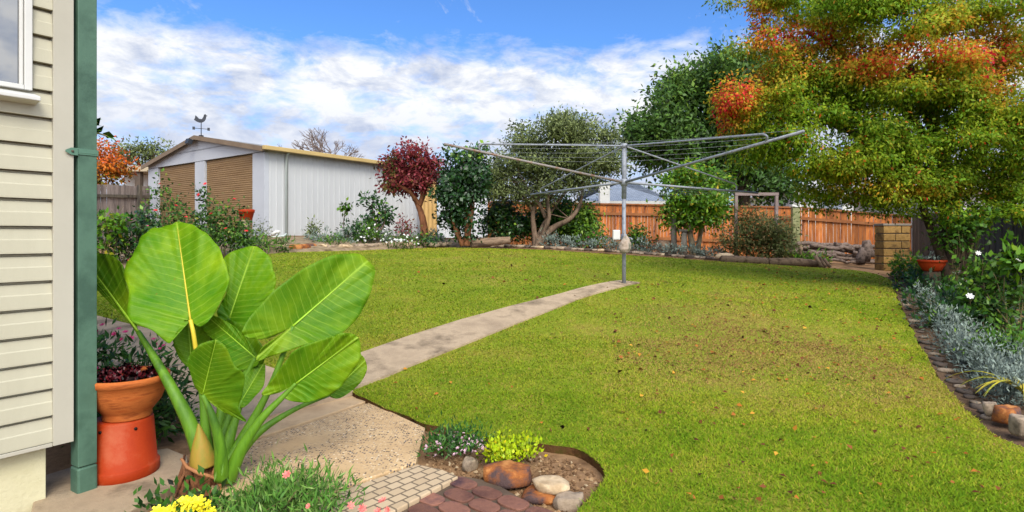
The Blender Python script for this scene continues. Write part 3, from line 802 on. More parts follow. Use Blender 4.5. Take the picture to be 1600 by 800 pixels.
ear_leaf([(222, 470), (262, 405), (305, 398), (345, 425), (372, 470), (352, 540), (318, 600), (285, 585), (248, 545)], (300, 592), (285, 400), 3.28, -.0004, -.001, .2)
ear_leaf([(360, 440), (430, 400), (500, 420), (560, 480), (585, 540), (560, 600), (505, 640), (450, 600), (400, 540)], (520, 630), (400, 425), 3.30, -.0002, -.001, .2)
def stalk(pts, mat=M_stalk):
    q = smooth_path([(*at(a, b, d), r * d / F) for a, b, d, r in pts], 6)
    mb = MB(); mb.tube([v[:3] for v in q], [max(v[3] * .87, .003) for v in q], 12); mb.build('stalk', mat, ear)
stalk([(322, 742, 3.06, 15), (300, 670, 3.08, 13), (270, 610, 3.1, 9.5), (243, 562, 3.16, 7), (216, 518, 3.22, 4)])
stalk([(325, 738, 3.08, 12), (319, 640, 3.1, 7), (312, 585, 3.11, 5), (306, 545, 3.12, 4.2)])
stalk([(306, 546, 3.118, 4.0), (302, 520, 3.105, 3.7), (297.6, 500, 3.112, 3.4)], M_yrib)
stalk([(332, 735, 3.12, 12), (346, 640, 3.2, 8), (353, 560, 3.32, 5), (358, 498, 3.42, 3.5)])
stalk([(346, 742, 3.0, 13), (376, 690, 3.08, 9.5), (415, 620, 3.14, 6), (440, 560, 3.18, 4.5), (457.6, 510, 3.22, 3.4)])
stalk([(356, 750, 2.96, 14), (378, 700, 2.96, 11), (408, 655, 2.97, 7.5), (440, 622, 3.0, 5), (462, 599, 3.02, 3.4)])
stalk([(352, 744, 3.06, 10), (400, 680, 3.12, 7), (460, 640, 3.22, 4.5), (515, 617, 3.32, 3)])
stalk([(346, 748, 2.92, 13), (344, 700, 2.88, 10), (333, 655, 2.85, 7), (316.8, 617, 2.84, 4)])
stalk([(338, 740, 3.06, 13), (350, 680, 3.1, 9), (374, 610, 3.16, 6), (399, 559, 3.2, 3.5)])
stalk([(345, 742, 3.04, 13), (357, 690, 3.06, 10), (370, 650, 3.1, 6), (378, 625, 3.12, 3.5)])
sb = MB(); q = smooth_path([(310, 662, 1.2), (312, 676, 6), (314, 694, 12.5), (316, 712, 17.5), (318, 728, 20)], 5)
sb.tube([at(a, b, 2.98) for a, b, r in q], [r * 2.98 / F for a, b, r in q], 16); sb.build('sheath', M_sheath, ear)
tb = MB(); q = smooth_path([(320, 722, 26), (320, 740, 31), (319, 765, 33), (318, 790, 31)], 4)
tb.tube([at(a, b, 3.05) for a, b, r in q], [r * 3.05 / F for a, b, r in q], 22, .25)
for i in range(26):
    a = rng.uniform(-1.9, 1.9) - math.pi / 2; r = .108
    x, y = eo.x + r * math.cos(a), eo.y + r * math.sin(a); z1 = rng.uniform(.06, .14)
    tb.tube(bend((x, y, z1), (x + rng.normal() * .03, y - .01, -.06), 4, 0, .012), [.006, .009, .008, .006, .004], 5)
tb.build('trunk', M_bark0, ear)
dl = MB()
dl.tube([at(a, b, 2.9) for a, b in ((283, 716), (292, 730), (312, 740), (335, 746), (346, 760), (342, 778))], [.006, .009, .010, .009, .008, .004], 7)
dl.tube([at(a, b, 2.92) for a, b in ((350, 705), (342, 722), (334, 738), (330, 752))], [.004, .012, .010, .004], 7); dl.build('dry_sheath', surface('dry_fibre', '#8a5a38', '#a8754c', 9, .85, .5, stretch=(1, 1, .3)), ear)

# ------------------------------------------------------------------ low plants of the foreground
M_grn_bush = leafmat('dark_glossy_leaf', [(0, '#1f3d12'), (.5, '#34601c'), (.85, '#4c7c28'), (1, '#6a9432')], .25, .45, .35)
M_dian = leafmat('grassy_leaf', [(0, '#3d6a26'), (.5, '#5c8c34'), (.85, '#86a850'), (1, '#a4b878')], .3, .5, .2)
M_lime = leafmat('lime_leaf', [(0, '#8fb010'), (.5, '#b4cc16'), (.8, '#cdd81e'), (1, '#d8b81a')], .35, .45, .25)
M_pink = surface('pink_petal', '#c4286a', '#d84a86', 30, .5); M_pale = surface('pale_pink_petal', '#d9a8bc', '#e2c4cf', 30, .5); M_whitef = surface('white_petal', '#e2e2dd', '#d8d8d4', 30, .5)
M_redf = surface('red_petal', '#c01c24', '#d43038', 30, .5); M_yel = surface('yellow_petal', '#d8c814', '#e2d83a', 30, .5); M_cor = surface('coral_petal', '#d0605c', '#dc8478', 30, .5)
F_pink = flower_mesh('pink_flower', M_pink, .017); F_pale = flower_mesh('pale_flower', M_pale, .010, 5); F_white = flower_mesh('white_flower', M_whitef, .03); F_red = flower_mesh('red_flower', M_redf, .04, 7, .6); F_cor = flower_mesh('coral_flower', M_cor, .016, 7, .4)
F_wrose = flower_mesh('white_rose', M_whitef, .034, 7, .6)

def low_plant(name, label, cat, blobs, n, size, mat, aspect=.3, clump=.05, per=18, shell=.3, out=.9, droop=-.3, flw=None, nf=0, stems=10, group=None, tint=None, up=.2, pts=None, stem_mat=None, shellw=None):
    c = blobs[0][0]; base = (c[0], c[1], gz(c[0], c[1]) - .01)
    t = thing(name, label, cat, base, 0, group)
    crown('foliage', t, mat, blobs, n, size, aspect, clump, per, shell, 1, out, droop, tint)
    if stems:
        mb = MB()
        for i in range(stems):
            b = blobs[i % len(blobs)]; e = Vector(b[0]) + Vector(rng.uniform(-.7, .7, 3)) * b[1][0]
            if e.z < base[2] + .05: e.z = base[2] + .08
            s = Vector((b[0][0] * .5 + base[0] * .5, b[0][1] * .5 + base[1] * .5, 0)); s.z = gz(s.x, s.y) - .02
            mb.tube(bend(s, e, 4, 0, .04), [.006 + .006 * min(1, b[1][0]), .006, .005, .004, .002], 5)
        mb.build('stem', stem_mat or M_stem, t)
    if flw: flowers(t, flw, pts or surf_pts(blobs, nf, up))
    return t
M_stem = surface('plant_stem', '#4a4a26', '#665a38', 10, .8, .3)

B = [blob(190, 620, 75, 72, 3.85, .3), blob(240, 650, 55, 70, 3.75, .25), blob(160, 570, 40, 40, 4.1, .25), blob(255, 590, 40, 50, 3.95, .25)]
low_plant('flowering_bush', 'dark leafy bush with magenta flowers behind the terracotta bowl', 'bush', B, 4600, .075, M_grn_bush, .28, .07, flw=F_pink,
          pts=[at(x, y, d) for x, y, d in ((160, 508, 4.0), (152, 518, 4.0), (178, 522, 4.0), (186, 514, 4.0), (190, 530, 3.95), (196, 519, 4.0), (150, 576, 3.75), (168, 583, 3.7), (244, 538, 3.85), (250, 545, 3.8), (240, 530, 3.85), (256, 540, 3.8), (205, 528, 3.95), (268, 610, 3.5))])
B = [blob(450, 812, 100, 52, 2.7, .24), blob(405, 808, 42, 38, 2.68, .16), blob(515, 812, 55, 38, 2.7, .2), blob(445, 786, 62, 28, 2.76, .2)]
low_plant('pink_dianthus', 'mound of fine grassy foliage with a few coral pink flowers at the front edge', 'plant', B, 8200, .055, M_dian, .16, .05, flw=F_cor,
          pts=[at(x, y, 2.42) for x, y in ((482, 791), (566, 795), (598, 783), (606, 797), (448, 742), (548, 790), (590, 800))])
B = [blob(284, 812, 46, 18, 2.62, .1), blob(255, 808, 30, 16, 2.6, .1), blob(315, 806, 26, 18, 2.6, .1)]
yp = low_plant('yellow_primrose', 'clump of bright yellow flowers at the foot of the elephant ear', 'flowers', B, 500, .05, M_grn_bush, .5, .05, stems=3)
F_yel = flower_mesh('yellow_flower', M_yel, .026, 6, .25)
flowers(yp, F_yel, [at(p[0], p[1] + 8, 2.5) for p in ((288, 774), (280, 778), (297, 776), (305, 784), (290, 786), (275, 786), (262, 790), (252, 794), (243, 798), (270, 797), (284, 796), (300, 795), (315, 786), (326, 780), (330, 790), (318, 796), (246, 790), (310, 776), (334, 798), (258, 799))])
B = [blob(702, 712, 48, 26, 3.5, .2), blob(674, 722, 26, 18, 3.45, .13), blob(738, 708, 30, 22, 3.52, .15), blob(712, 690, 34, 16, 3.68, .15)]
low_plant('daisy_bush', 'small spreading bush dotted with tiny white and pink flowers beside the slab', 'plant', B, 4200, .038, M_grn_bush, .3, .04, flw=F_pale, nf=70, up=.5)
B = [blob(798, 706, 32, 13, 3.36, .13), blob(778, 702, 15, 13, 3.38, .08), blob(820, 702, 14, 11, 3.38, .07)]
low_plant('lime_sedum', 'bright lime yellow leafy clump above the orange brown rock', 'plant', B, 1900, .026, M_lime, .65, .03, 16, .3, .8, -.5, stems=4)

M_rock_o = surface('rust_rock', '#b47a44', '#8a5024', 7, .85, .9, 30, c3='#4c3a38', lo=.36, hi=.6)
M_rock_p = surface('pale_rock', '#a08868', '#c2ab8a', 6, .85, .6, 35, c3='#836c50')
M_rock_g = surface('grey_rock', '#7c6c58', '#988672', 6, .85, .6, 35, c3='#5c5042')
def rock_px(px, py, d, rx, ry, mat, seed, label, rz=0, ryd=None, group=None, flat=.35):
    c = at(px, py, d)
    o = rock('rock', c, (rx * d / F, (ryd or rx * .8) * d / F, ry * d / F / .55), mat, seed, flat, rz)
    tag(o, label, 'rock', group); return o
rock_px(790, 742, 3.12, 46, 16, M_rock_o, 3, 'largest rust orange rock at the edge of the brick paving', -.35)
rock_px(850, 774, 2.95, 37, 9, M_rock_o, 14, 'flat rust brown rock lying under another flat rock', .1)
rock_px(857, 757, 2.98, 34, 9, M_rock_p, 9, 'flat tan rock stacked on a rust brown one by the bare soil', -.2)
rock_px(887, 787, 2.86, 25, 14, M_rock_g, 21, 'pale blocky rock at the bottom corner of the bare soil', .4)
rock_px(733, 727, 3.32, 17, 11, M_rock_g, 5, 'small grey rock between the daisy bush and the big orange rock', .9)
# ------------------------------------------------------------------ garage
def box_part(name, mat, parent, boxes, bevel=.004):
    m = MB()
    for a, b in boxes: m.box(a, b)
    return m.build(name, mat, parent, bevel, world=False)

M_shed = surface('grey_white_steel', '#adafb0', '#b7b9ba', .8, .45, .05, 12, stretch=(1, 1, .3))
M_shedf = surface('shaded_steel_front', '#a2a5ab', '#abaeb4', 1, .5)  # front steel coloured darker and bluer to carry the shade on that side
M_fascia = surface('tan_gutter', '#a8905c', '#b49c66', 2, .45)
M_barge = surface('brown_barge', '#6a5844', '#75634e', 3, .5)
M_roller = surface('beige_roller', '#745a3a', '#806644', 1.2, .5, stretch=(1, 1, 6))
M_foot = surface('old_footing', '#6e5844', '#86705a', 4, .9, .5, 30)
gx0, gy0 = -6.66, 15.5
shed = thing('garage', 'long pale grey steel garage with two beige roller doors and a low gable roof', 'garage', (gx0, gy0, 1.3), RZ)
GL, GW, EV, RG = 5.95, 7.05, 2.38, 3.0
def roofz(y): return EV + (RG - EV) * (1 - abs(y - GW / 2) / (GW / 2))
# side wall with narrow ribs, seen along its length
def ribbed(x0, x1, z0, z1, pitch=.19, rib=.034, h=.017):
    xs_ = [x0]; ys_ = [0.0]; x = x0 + pitch / 2
    while x + rib * 1.6 < x1:
        xs_ += [x, x + rib * .3, x + rib * 1.1, x + rib * 1.4]; ys_ += [0, -h, -h, 0]; x += pitch
    xs_.append(x1); ys_.append(0.0); n = len(xs_)
    vs = [(a, b, z0) for a, b in zip(xs_, ys_)] + [(a, b, z1) for a, b in zip(xs_, ys_)]
    return vs, [(i, i + 1, n + i + 1, n + i) for i in range(n - 1)]
m = MB(); v, f = ribbed(.05, GL, .0, EV); m.add(v, f)
m.add([(GL, 0, 0), (GL, GW, 0), (GL, GW, EV), (GL, GW / 2, RG - .02), (GL, 0, EV)], [(0, 1, 2, 3, 4)])
m.add([(0, GW, 0), (GL, GW, 0), (GL, GW, EV), (0, GW, EV)], [(3, 2, 1, 0)])
m.build('wall', M_shed, shed, world=False)
D1, D2, HD = (.575, 3.22), (3.81, 6.33), 2.25
box_part('front_post', M_shedf, shed, [((-.01, -.012, -.1), (.12, D1[0], HD))])
box_part('front_post', M_shedf, shed, [((-.01, D1[1], -.1), (.12, D2[0], HD))])
box_part('front_post', M_shedf, shed, [((-.01, D2[1], -.1), (.12, GW, HD))])
def gable(ylo, yhi, za, zb, x0, x1):
    pl = [(ylo, za), (yhi, za)]
    pl += [(y, min(zb, roofz(y) - .02)) for y in np.linspace(yhi, ylo, 31)]
    n = len(pl)
    return [(x0, y, z) for y, z in pl] + [(x1, y, z) for y, z in pl], [tuple(range(n))[::-1], tuple(range(n, 2 * n))] + [(i, (i + 1) % n, n + (i + 1) % n, n + i) for i in range(n)]
m = MB(); m.add(*gable(0, GW, HD + .02, 2.62, -.008, .1)); m.add(*gable(1.35, GW - 1.35, 2.628, 3, -.014, .1))
m.build('gable', M_shedf, shed, world=False)
for a, b in (D1, D2):
    m = MB(); zs_ = np.linspace(-.05, HD - .005, 260); vs, fs = [], []
    for z in zs_:
        xx = .05 + .014 * abs(math.sin(z * math.pi / .06)) ** .7
        vs += [(xx, a + .01, z), (xx, b - .01, z)]
    m.add(vs, [(2 * i, 2 * i + 2, 2 * i + 3, 2 * i + 1) for i in range(len(zs_) - 1)])
    dr = m.build('roller_door', M_roller, shed, world=False)
    box_part('bottom_rail', M_barge, dr, [((.03, a + .012, -.1), (.075, b - .012, -.0505))])
    box_part('door_handle', M_dark, dr, [((.02, (a + b) / 2 - .08, .82), (.045, (a + b) / 2 + .08, .86))])
m = MB()
for s in (-1, 1):
    y0, y1 = (-.16, GW / 2) if s < 0 else (GW + .16, GW / 2)
    zA = EV - .028; zB = RG
    m.add([(-.14, y0, zA), (GL + .14, y0, zA), (GL + .14, y1, zB), (-.14, y1, zB), (-.14, y0, zA + .03), (GL + .14, y0, zA + .03), (GL + .14, y1, zB + .03), (-.14, y1, zB + .03)],
          [(0, 3, 2, 1), (4, 5, 6, 7), (0, 1, 5, 4), (1, 2, 6, 5), (3, 0, 4, 7)])
m.build('roof', surface('grey_roof', '#7d7a72', '#8b8880', 1, .5), shed, world=False)
for y0, y1, nm in ((-.16, GW / 2, 0), (GW + .16, GW / 2, 1)):
    m = MB(); z0, z1 = EV - .04, RG + .035
    m.add([(-.175, y0, z0 - .10), (-.145, y0, z0 - .10), (-.145, y1, z1 - .13), (-.175, y1, z1 - .13), (-.175, y0, z0 + .03), (-.145, y0, z0 + .03), (-.145, y1, z1), (-.175, y1, z1)],
          [(0, 1, 2, 3), (7, 6, 5, 4), (0, 4, 5, 1), (1, 5, 6, 2), (2, 6, 7, 3), (3, 7, 4, 0)]).build('barge_board', M_barge, shed, world=False)
box_part('gutter', M_fascia, shed, [((-.17, -.30, EV - .10), (GL + .14, -.165, EV + .012))], .015)
m = MB(); m.tube([(.62, -.06, .05), (.62, -.06, EV - .16), (.62, -.2, EV - .09)], .035, 8); m.tube([(.62, -.06, .05), (.50, -.10, -.02), (.1, -.16, -.06)], .034, 8)
m.build('downpipe', surface('pipe_grey', '#a9b3b0', '#b4bdba', 4, .4), shed, world=False)
box_part('footing', M_foot, shed, [((-.05, -.06, -.55), (GL, GW, -.002))], .01)
lt = MB(); lt.obox((-.26, GW / 2 + .12, RG - .16), (.06, 0, -.02), (0, .10, 0), (.02, 0, .07)); lt.tube([(-.16, GW / 2 + .12, RG - .14), (-.24, GW / 2 + .12, RG - .15)], .03, 8)
lt.build('floodlight', surface('black_metal', '#22252a', '#2e3238', 6, .4), shed, world=False)

M_iron = surface('dark_iron', '#2c2e33', '#3a3d44', 10, .5, metal=.4)
sp_ = Matrix.Rotation(RZ, 4, 'Z') @ Vector((.02, GW / 2 - .05, 1.7 + 1.335 - .0)) + Vector((gx0, gy0, 0))
vx, vy, vz = sp_.x, sp_.y, 4.335
vane = thing('weather_vane', 'black weather vane with a rooster standing on the garage ridge', 'weather vane', (vx, vy, vz - .0))
m = MB(); m.tube([(vx, vy, vz - .02), (vx, vy, vz + .42)], .013, 8); m.obox((vx, vy, vz + .0), (.05, 0, 0), (0, .05, 0), (0, 0, .02)); m.build('rod', M_iron, vane)
m = MB()
for k in range(4):
    a = k * math.pi / 2 + .5; c, s = math.cos(a), math.sin(a)
    m.tube([(vx, vy, vz + .22), (vx + .17 * c, vy + .17 * s, vz + .22)], .009, 6)
    m.obox((vx + .2 * c, vy + .2 * s, vz + .22), (.035 * c, .035 * s, 0), (-.008 * s, .008 * c, 0), (0, 0, .045))
m.build('compass_arm', M_iron, vane)
prof = [(-.20, .50), (-.17, .56), (-.16, .64), (-.11, .60), (-.06, .54), (.02, .53), (.06, .60), (.08, .67), (.12, .69), (.14, .655), (.18, .64), (.14, .62), (.13, .54), (.09, .47), (.03, .43), (-.05, .42), (-.13, .45)]
n = len(prof); ca, sa_ = math.cos(.25), math.sin(.25)
m = MB(); m.add([(vx + x * ca - t * sa_, vy + x * sa_ + t * ca, vz + z - .02) for t in (-.008, .008) for x, z in prof], [tuple(range(n)), tuple(range(n, 2 * n))[::-1]] + [(i, (i + 1) % n, n + (i + 1) % n, n + i) for i in range(n)])
m.build('rooster', M_iron, vane)

# raised bed in front of the garage
def loc(x, y): v = Matrix.Rotation(RZ, 3, 'Z') @ Vector((x, y, 0)); return (v.x + gx0, v.y + gy0)
fe = [gp(x, y) for x, y in ((120, 430), (200, 432), (300, 418), (380, 402), (440, 395.5), (500, 393.5), (560, 391.5), (600, 390.5), (640, 388.5), (690, 387), (745, 387))]
be = [Vector((*p, 1.27)) for p in (loc(-.3, 6.5), loc(-.3, 5.2), loc(-.3, 3), loc(-.3, 1), loc(-.2, -.03), loc(1, -.03), loc(2.5, -.03), loc(3.7, -.03), loc(5, -.03), loc(6.1, .3), loc(7.0, .4))]
m = MB(); vs = []
for a, b in zip(fe, be):
    for k, (u, dz) in enumerate(((0, -.05), (.05, .04), (.35, .10), (1, 0))):
        p = a.lerp(b, u); vs.append((p.x, p.y, p.z + dz if k < 3 else b.z))
m.add(vs, [(i * 4 + j, (i + 1) * 4 + j, (i + 1) * 4 + j + 1, i * 4 + j + 1) for i in range(len(fe) - 1) for j in range(3)], True)
tag(m.build('garden_bed', surface('bed_soil', '#6a5a44', '#8a785e', 3, .95, .8, 25, c3='#54462f')), kind='structure')

# ------------------------------------------------------------------ fences
def paling_fence(name, label, A, B, hA, hB, mat, railmat, bw=.105, cap=True, posts=(), back=False, rail_front=True, jag=.0, caph=.09):
    """A, B are ground points (x, y, z); palings stand on the line between them"""
    A, B = Vector(A), Vector(B); t = thing(name, label, 'fence', A)
    L = (B - A).length; u = (B - A).normalized(); uh = Vector((u.x, u.y, 0)).normalized()
    nrm = Vector((uh.y, -uh.x, 0))
    if nrm.y > 0: nrm = -nrm
    m = MB(); n = int(L / bw)
    for i in range(n):
        f = (i + .5) / n; p = A.lerp(B, f); h = hA + (hB - hA) * f + random.uniform(-jag, jag); w = bw * .47
        m.obox(p + Vector((0, 0, h / 2 - .04)) + nrm * random.uniform(-.006, .006), uh * w + nrm * random.uniform(-.003, .003), nrm * .008, Vector((random.uniform(-.008, .008), 0, h / 2 + .04)))
    m.build('palings', mat, t)
    for z, hz in ((.3, .045), (.80, .045)):
        r = MB(); a = A + Vector((0, 0, hA * z)) + nrm * .045; b = B + Vector((0, 0, hB * z)) + nrm * .045
        r.obox((a + b) / 2, (b - a) / 2, nrm * .022, Vector((0, 0, hz))); r.build('rail', railmat, t)
    if cap:
        r = MB(); a = A + Vector((0, 0, hA + caph * .2)) + nrm * .02; b = B + Vector((0, 0, hB + caph * .2)) + nrm * .02
        r.obox((a + b) / 2, (b - a) / 2, nrm * .04, Vector((0, 0, .025))); r.build('capping', railmat, t)
    for f, col in posts:
        p = A.lerp(B, f) + nrm * .09; h = hA + (hB - hA) * f + .03
        r = MB(); r.obox(p + Vector((0, 0, h / 2 - .2)), uh * .055, nrm * .05, Vector((0, 0, h / 2 + .2))); r.build('fence_post', col, t)
    return t
M_orange = surface('orange_palings', '#8c4820', '#ae6a34', 1.6, .75, .3, 30, stretch=(3, 3, .5), c3='#6a381c', island=.4)
M_orail = surface('orange_rail', '#7c4a26', '#946038', 3, .75, .3)
M_gpost = surface('mossy_post', '#6d7048', '#858560', 5, .85, .4)
M_oldp = surface('grey_palings', '#6c615c', '#857a74', 2, .9, .5, 30, stretch=(3, 3, .4), c3='#564c48', island=.25)
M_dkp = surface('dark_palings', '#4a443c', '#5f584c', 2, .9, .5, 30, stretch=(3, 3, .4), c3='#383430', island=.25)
def foot(px, d, dz=-.05): x = (px - CX) / F * d; return Vector((x, d, gz(x, d) + dz))
def topz(py, d): return EYE - (py - HY) / F * d
a = foot(752, 20.6); b = foot(1246, 18.7); c = foot(1424, 17.6)
paling_fence('orange_fence', 'long orange brown paling fence behind the clothes hoist and the citrus tree', a, b, topz(316, 20.6) - a.z, topz(325, 18.7) - b.z, M_orange, M_orail, posts=((.335, M_orail),))
b2 = b + Vector((.02, -.01, 0))
paling_fence('orange_fence', 'bright orange paling fence panel above the wood pile, right of the mossy post', b2, c, topz(325, 18.7) - b2.z, topz(339, 17.6) - c.z, M_orange, M_orail, bw=.1)
p = foot(1243, 18.3); t = thing('mossy_fence_post', 'thick mossy grey post between the two orange fence panels', 'post', p)
m = MB(); m.box((p.x - .12, p.y - .07, p.z - .2), (p.x + .12, p.y + .07, topz(324, 18.3))); m.build('shaft', M_gpost, t, .012)
MB().box((p.x - .15, p.y - .1, topz(324, 18.3) + .001), (p.x + .15, p.y + .1, topz(320, 18.3))).build('cap', M_white, t, .01)
a = foot(1426, 17.3); b = foot(1665, 8.2)
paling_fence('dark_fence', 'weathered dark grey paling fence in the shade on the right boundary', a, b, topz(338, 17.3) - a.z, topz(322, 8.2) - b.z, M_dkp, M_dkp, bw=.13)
a = Vector((*at(60, 368, 15.2)[:2], 1.1)); b = Vector((*at(234, 368, 19.2)[:2], 1.2))
paling_fence('grey_fence', 'old grey paling fence between the house and the garage', a, b, topz(285, 15.2) - 1.1, topz(291, 19.2) - 1.2, M_oldp, M_dkp, bw=.11, cap=False, posts=((.86, M_dkp),), jag=.025)

# steel sheet fences behind the garage
def ribbed_sheet(name, label, A, B, z0, z1, mat, pitch=.12, h=.03):
    A, B = Vector(A), Vector(B); t = thing(name, label, 'fence', (A.x, A.y, z0))
    u = (B - A); L = u.length; u.normalize(); nrm = Vector((u.y, -u.x, 0)); vs, n = [], int(L / pitch * 4)
    tab = (0, 1, 1, 0)
    pr = [A + u * (L * i / n) + nrm * (h * tab[i % 4]) for i in range(n + 1)]
    vs = [(p.x, p.y, z0) for p in pr] + [(p.x, p.y, z1) for p in pr]
    MB().add(vs, [(i, i + 1, n + 2 + i, n + 1 + i) for i in range(n)]).build('sheet', mat, t)
    r = MB(); r.obox((A.x / 2 + B.x / 2, A.y / 2 + B.y / 2, z1 + .015), u * L / 2, nrm * .035, Vector((0, 0, .02))); r.build('top_rail', mat, t)
    r = MB(); r.obox((A.x / 2 + B.x / 2, A.y / 2 + B.y / 2, z0 + .0), u * L / 2, nrm * .035, Vector((0, 0, .03))); r.build('bottom_rail', mat, t)
ribbed_sheet('tan_panel', 'tall tan ribbed steel panel behind the red leaved tree', at(656, 0, 19.6), at(683.5, 0, 19.3), 1.25, topz(284, 19.5), surface('tan_steel', '#b4925a', '#bf9d66', 2, .45), .16)
ribbed_sheet('white_steel_fence', 'low white ribbed steel fence behind the dark green camellia', at(684, 0, 19.2), at(762, 0, 19.6), 1.22, topz(298, 19.2), surface('white_steel', '#c3c6ca', '#cfd1d4', 2, .45), .12)
sl = MB(); a, b = at(640, 0, 17.6), at(762, 0, 17.8)
sl.obox(((a.x + b.x) / 2, 17.7, 1.1), ((b.x - a.x) / 2, (b.y - a.y) / 2, 0), (0, .09, 0), (0, 0, .13)); tag(sl.build('sleeper', surface('sleeper_wood', '#5c4230', '#74563f', 4, .9, .5), bevel=.01), 'long brown timber sleeper edging the bed under the white steel fence', 'sleeper')

# ------------------------------------------------------------------ clothes hoist
M_galv = surface('galvanised_pipe', '#777b82', '#8b8f96', 12, .55, .05, 60, metal=.15, c3='#676b72', spec=.3)
M_rust = surface('weathered_pipe', '#74706c', '#86807c', 9, .6, metal=.1, c3='#7c5c48')
HD_ = 8.8; K = HD_ / 10
hb = foot(975, HD_, 0); HB = at(975, 285, HD_); HT = at(975.5, 228, HD_)
hoist = thing('clothes_hoist', 'grey metal rotary clothes hoist standing at the end of the concrete strip', 'clothes line', hb)
MB().tube([(hb.x, hb.y, hb.z - .1), (HB.x, HB.y, HB.z - .25)], .030, 14).build('mast', M_galv, hoist)
MB().tube([(hb.x, hb.y, HB.z - .249), (HT.x, HT.y, HT.z + .02)], .037, 14).build('head_tube', M_galv, hoist)
m = MB(); m.tube([(hb.x, hb.y, HB.z - .05), (hb.x, hb.y, HB.z + .05)], .052, 14); m.tube([(hb.x, hb.y, HT.z - .03), (hb.x, hb.y, HT.z + .035)], .05, 14); m.build('hub', M_galv, hoist)
ends = {'nr': at(1256, 205, 6.97 * K), 'nl': at(694, 225, 8.46 * K), 'fl': at(829, 304, 13.03 * K), 'fr': at(1184, 301.5, 11.54 * K)}
corner = {'nr': (1191, 210, 1197, 219), 'nl': (754, 225, 751, 235), 'fl': (847, 294, 845, 300), 'fr': (1147, 287, 1150, 298)}
def along(P0, P1, px):                          # point of a straight arm seen in pixel column px
    lo, hi = 0, 1
    for _ in range(40):
        mid = (lo + hi) / 2; q = P0.lerp(P1, mid); x = CX + q.x / q.y * F
        if (x - px) * (CX + P1.x / P1.y * F - px) > 0: hi = mid
        else: lo = mid
    return P0.lerp(P1, lo), lo
wire_pts = {}
for k in ('nr', 'nl', 'fl', 'fr'):
    e = ends[k]; mt = M_rust if k == 'nl' else M_galv
    MB().tube([HB + (e - HB) * .015, e], [.019, .0165], 10).build('arm', mt, hoist)
    x1, y1, x2, y2 = corner[k]; q, f = along(HB, e, x2); top = at(x1, y1, q.y * .998)
    bw_ = [HT + (top - HT) * s for s in (.01, .25, .5, .75, .97)] + [top + (top - HT) * .004, top.lerp(q, .35) + (top - HT) * .018, q]
    sm_ = [Vector(v) for v in smooth_path([tuple(v) for v in bw_], 4)]
    MB().tube(sm_, .0135, 8).build('brace', M_galv, hoist)
    wire_pts[k] = [HB.lerp(e, s) + Vector((0, 0, .025)) for s in (.55, .66, .77, .88, .985)]
order = ('nr', 'fr', 'fl', 'nl')
M_wire = surface('line_wire', '#8d9096', '#9a9da3', 20, .5)
for j in range(5):
    m = MB()
    for i in range(4):
        p, q = wire_pts[order[i]][j], wire_pts[order[(i + 1) % 4]][j]
        m.tube(bend(p, q, 8, -.03 - .01 * j), .0011, 4, cap=False)
    m.build('line_wire', M_wire, hoist)
m = MB(); zc = topz(372, HD_); m.tube([(hb.x, hb.y, zc), (hb.x + .07, hb.y - .02, zc), (hb.x + .09, hb.y - .06, zc), (hb.x + .09, hb.y - .16, zc - .02)], .012, 8); m.tube([(hb.x, hb.y, zc - .09), (hb.x, hb.y, zc + .06)], .045, 12); m.build('winder', M_galv, hoist)
wb = at(963, 367, HD_ - .08)
t = thing('meter_box', 'small white box strapped to the mast of the clothes hoist', 'box', wb)
m = MB(); m.box((wb.x - .055, wb.y - .03, wb.z - .075), (wb.x + .055, wb.y + .035, wb.z + .075)); m.build('case', M_white, t, .008)
m = MB(); m.box((wb.x - .045, wb.y - .036, wb.z - .062), (wb.x + .045, wb.y - .0305, wb.z + .062)); m.build('lid', M_white, t, .004)
pb = at(977, 381, HD_ - .12)
t = thing('peg_bag', 'faded cloth peg bag hanging on the mast of the clothes hoist', 'bag', pb)
M_cloth = surface('faded_cloth', '#8a7a68', '#a8988a', 9, .9, .6, 40, c3='#6a6a5c')
q = smooth_path([(0, .12, .02), (.01, .07, .055), (0, 0, .085), (-.01, -.08, .09), (0, -.14, .05)], 4)
m = MB(); m.tube([(pb.x + a, pb.y + .0, pb.z + b) for a, b, r in q], [r for a, b, r in q], 16, .25); m.build('pouch', M_cloth, t)
m = MB(); m.tube([(pb.x, pb.y, pb.z + .10), (pb.x - .01, pb.y + .06, pb.z + .17), (hb.x, hb.y - .04, pb.z + .19)], .006, 6); m.build('strap', M_cloth, t)
# ------------------------------------------------------------------ trees
M_bark = surface('grey_brown_bark', '#5c4a3c', '#7a6654', 6, .9, .8, 30, stretch=(1, 1, .3), c3='#3f342a')
M_barkp = surface('pale_bark', '#8a7a62', '#a39378', 6, .9, .6, 30, stretch=(1, 1, .3), c3='#6a5c48')
M_barkd = surface('dark_bark', '#33291f', '#4a3d30', 6, .95, .9, 30, stretch=(1, 1, .3), c3='#241c16')
M_barkr = surface('red_brown_bark', '#6e452c', '#8a5a3c', 6, .85, .6, 30, stretch=(1, 1, .3), c3='#543420')
L_maple = leafmat('maple_leaf', [(0, '#4a7a16'), (.25, '#749e20'), (.45, '#a2ae2a'), (.6, '#cfae30'), (.74, '#e28a32'), (.88, '#e4522c'), (1, '#d82c3c')], .48, .5, .2)
L_camel = leafmat('camellia_leaf', [(0, '#16301a'), (.5, '#28501f'), (.8, '#416c26'), (1, '#86a82c')], .2, .35, .45)
L_olive = leafmat('grey_green_leaf', [(0, '#445232'), (.5, '#6c7a46'), (.8, '#8a965a'), (1, '#a2ac74')], .3, .55, .25)
L_purple = leafmat('purple_leaf', [(0, '#56682a'), (.2, '#6e5628'), (.42, '#843034'), (.75, '#9c4048'), (1, '#b0606a')], .35, .5, .25)
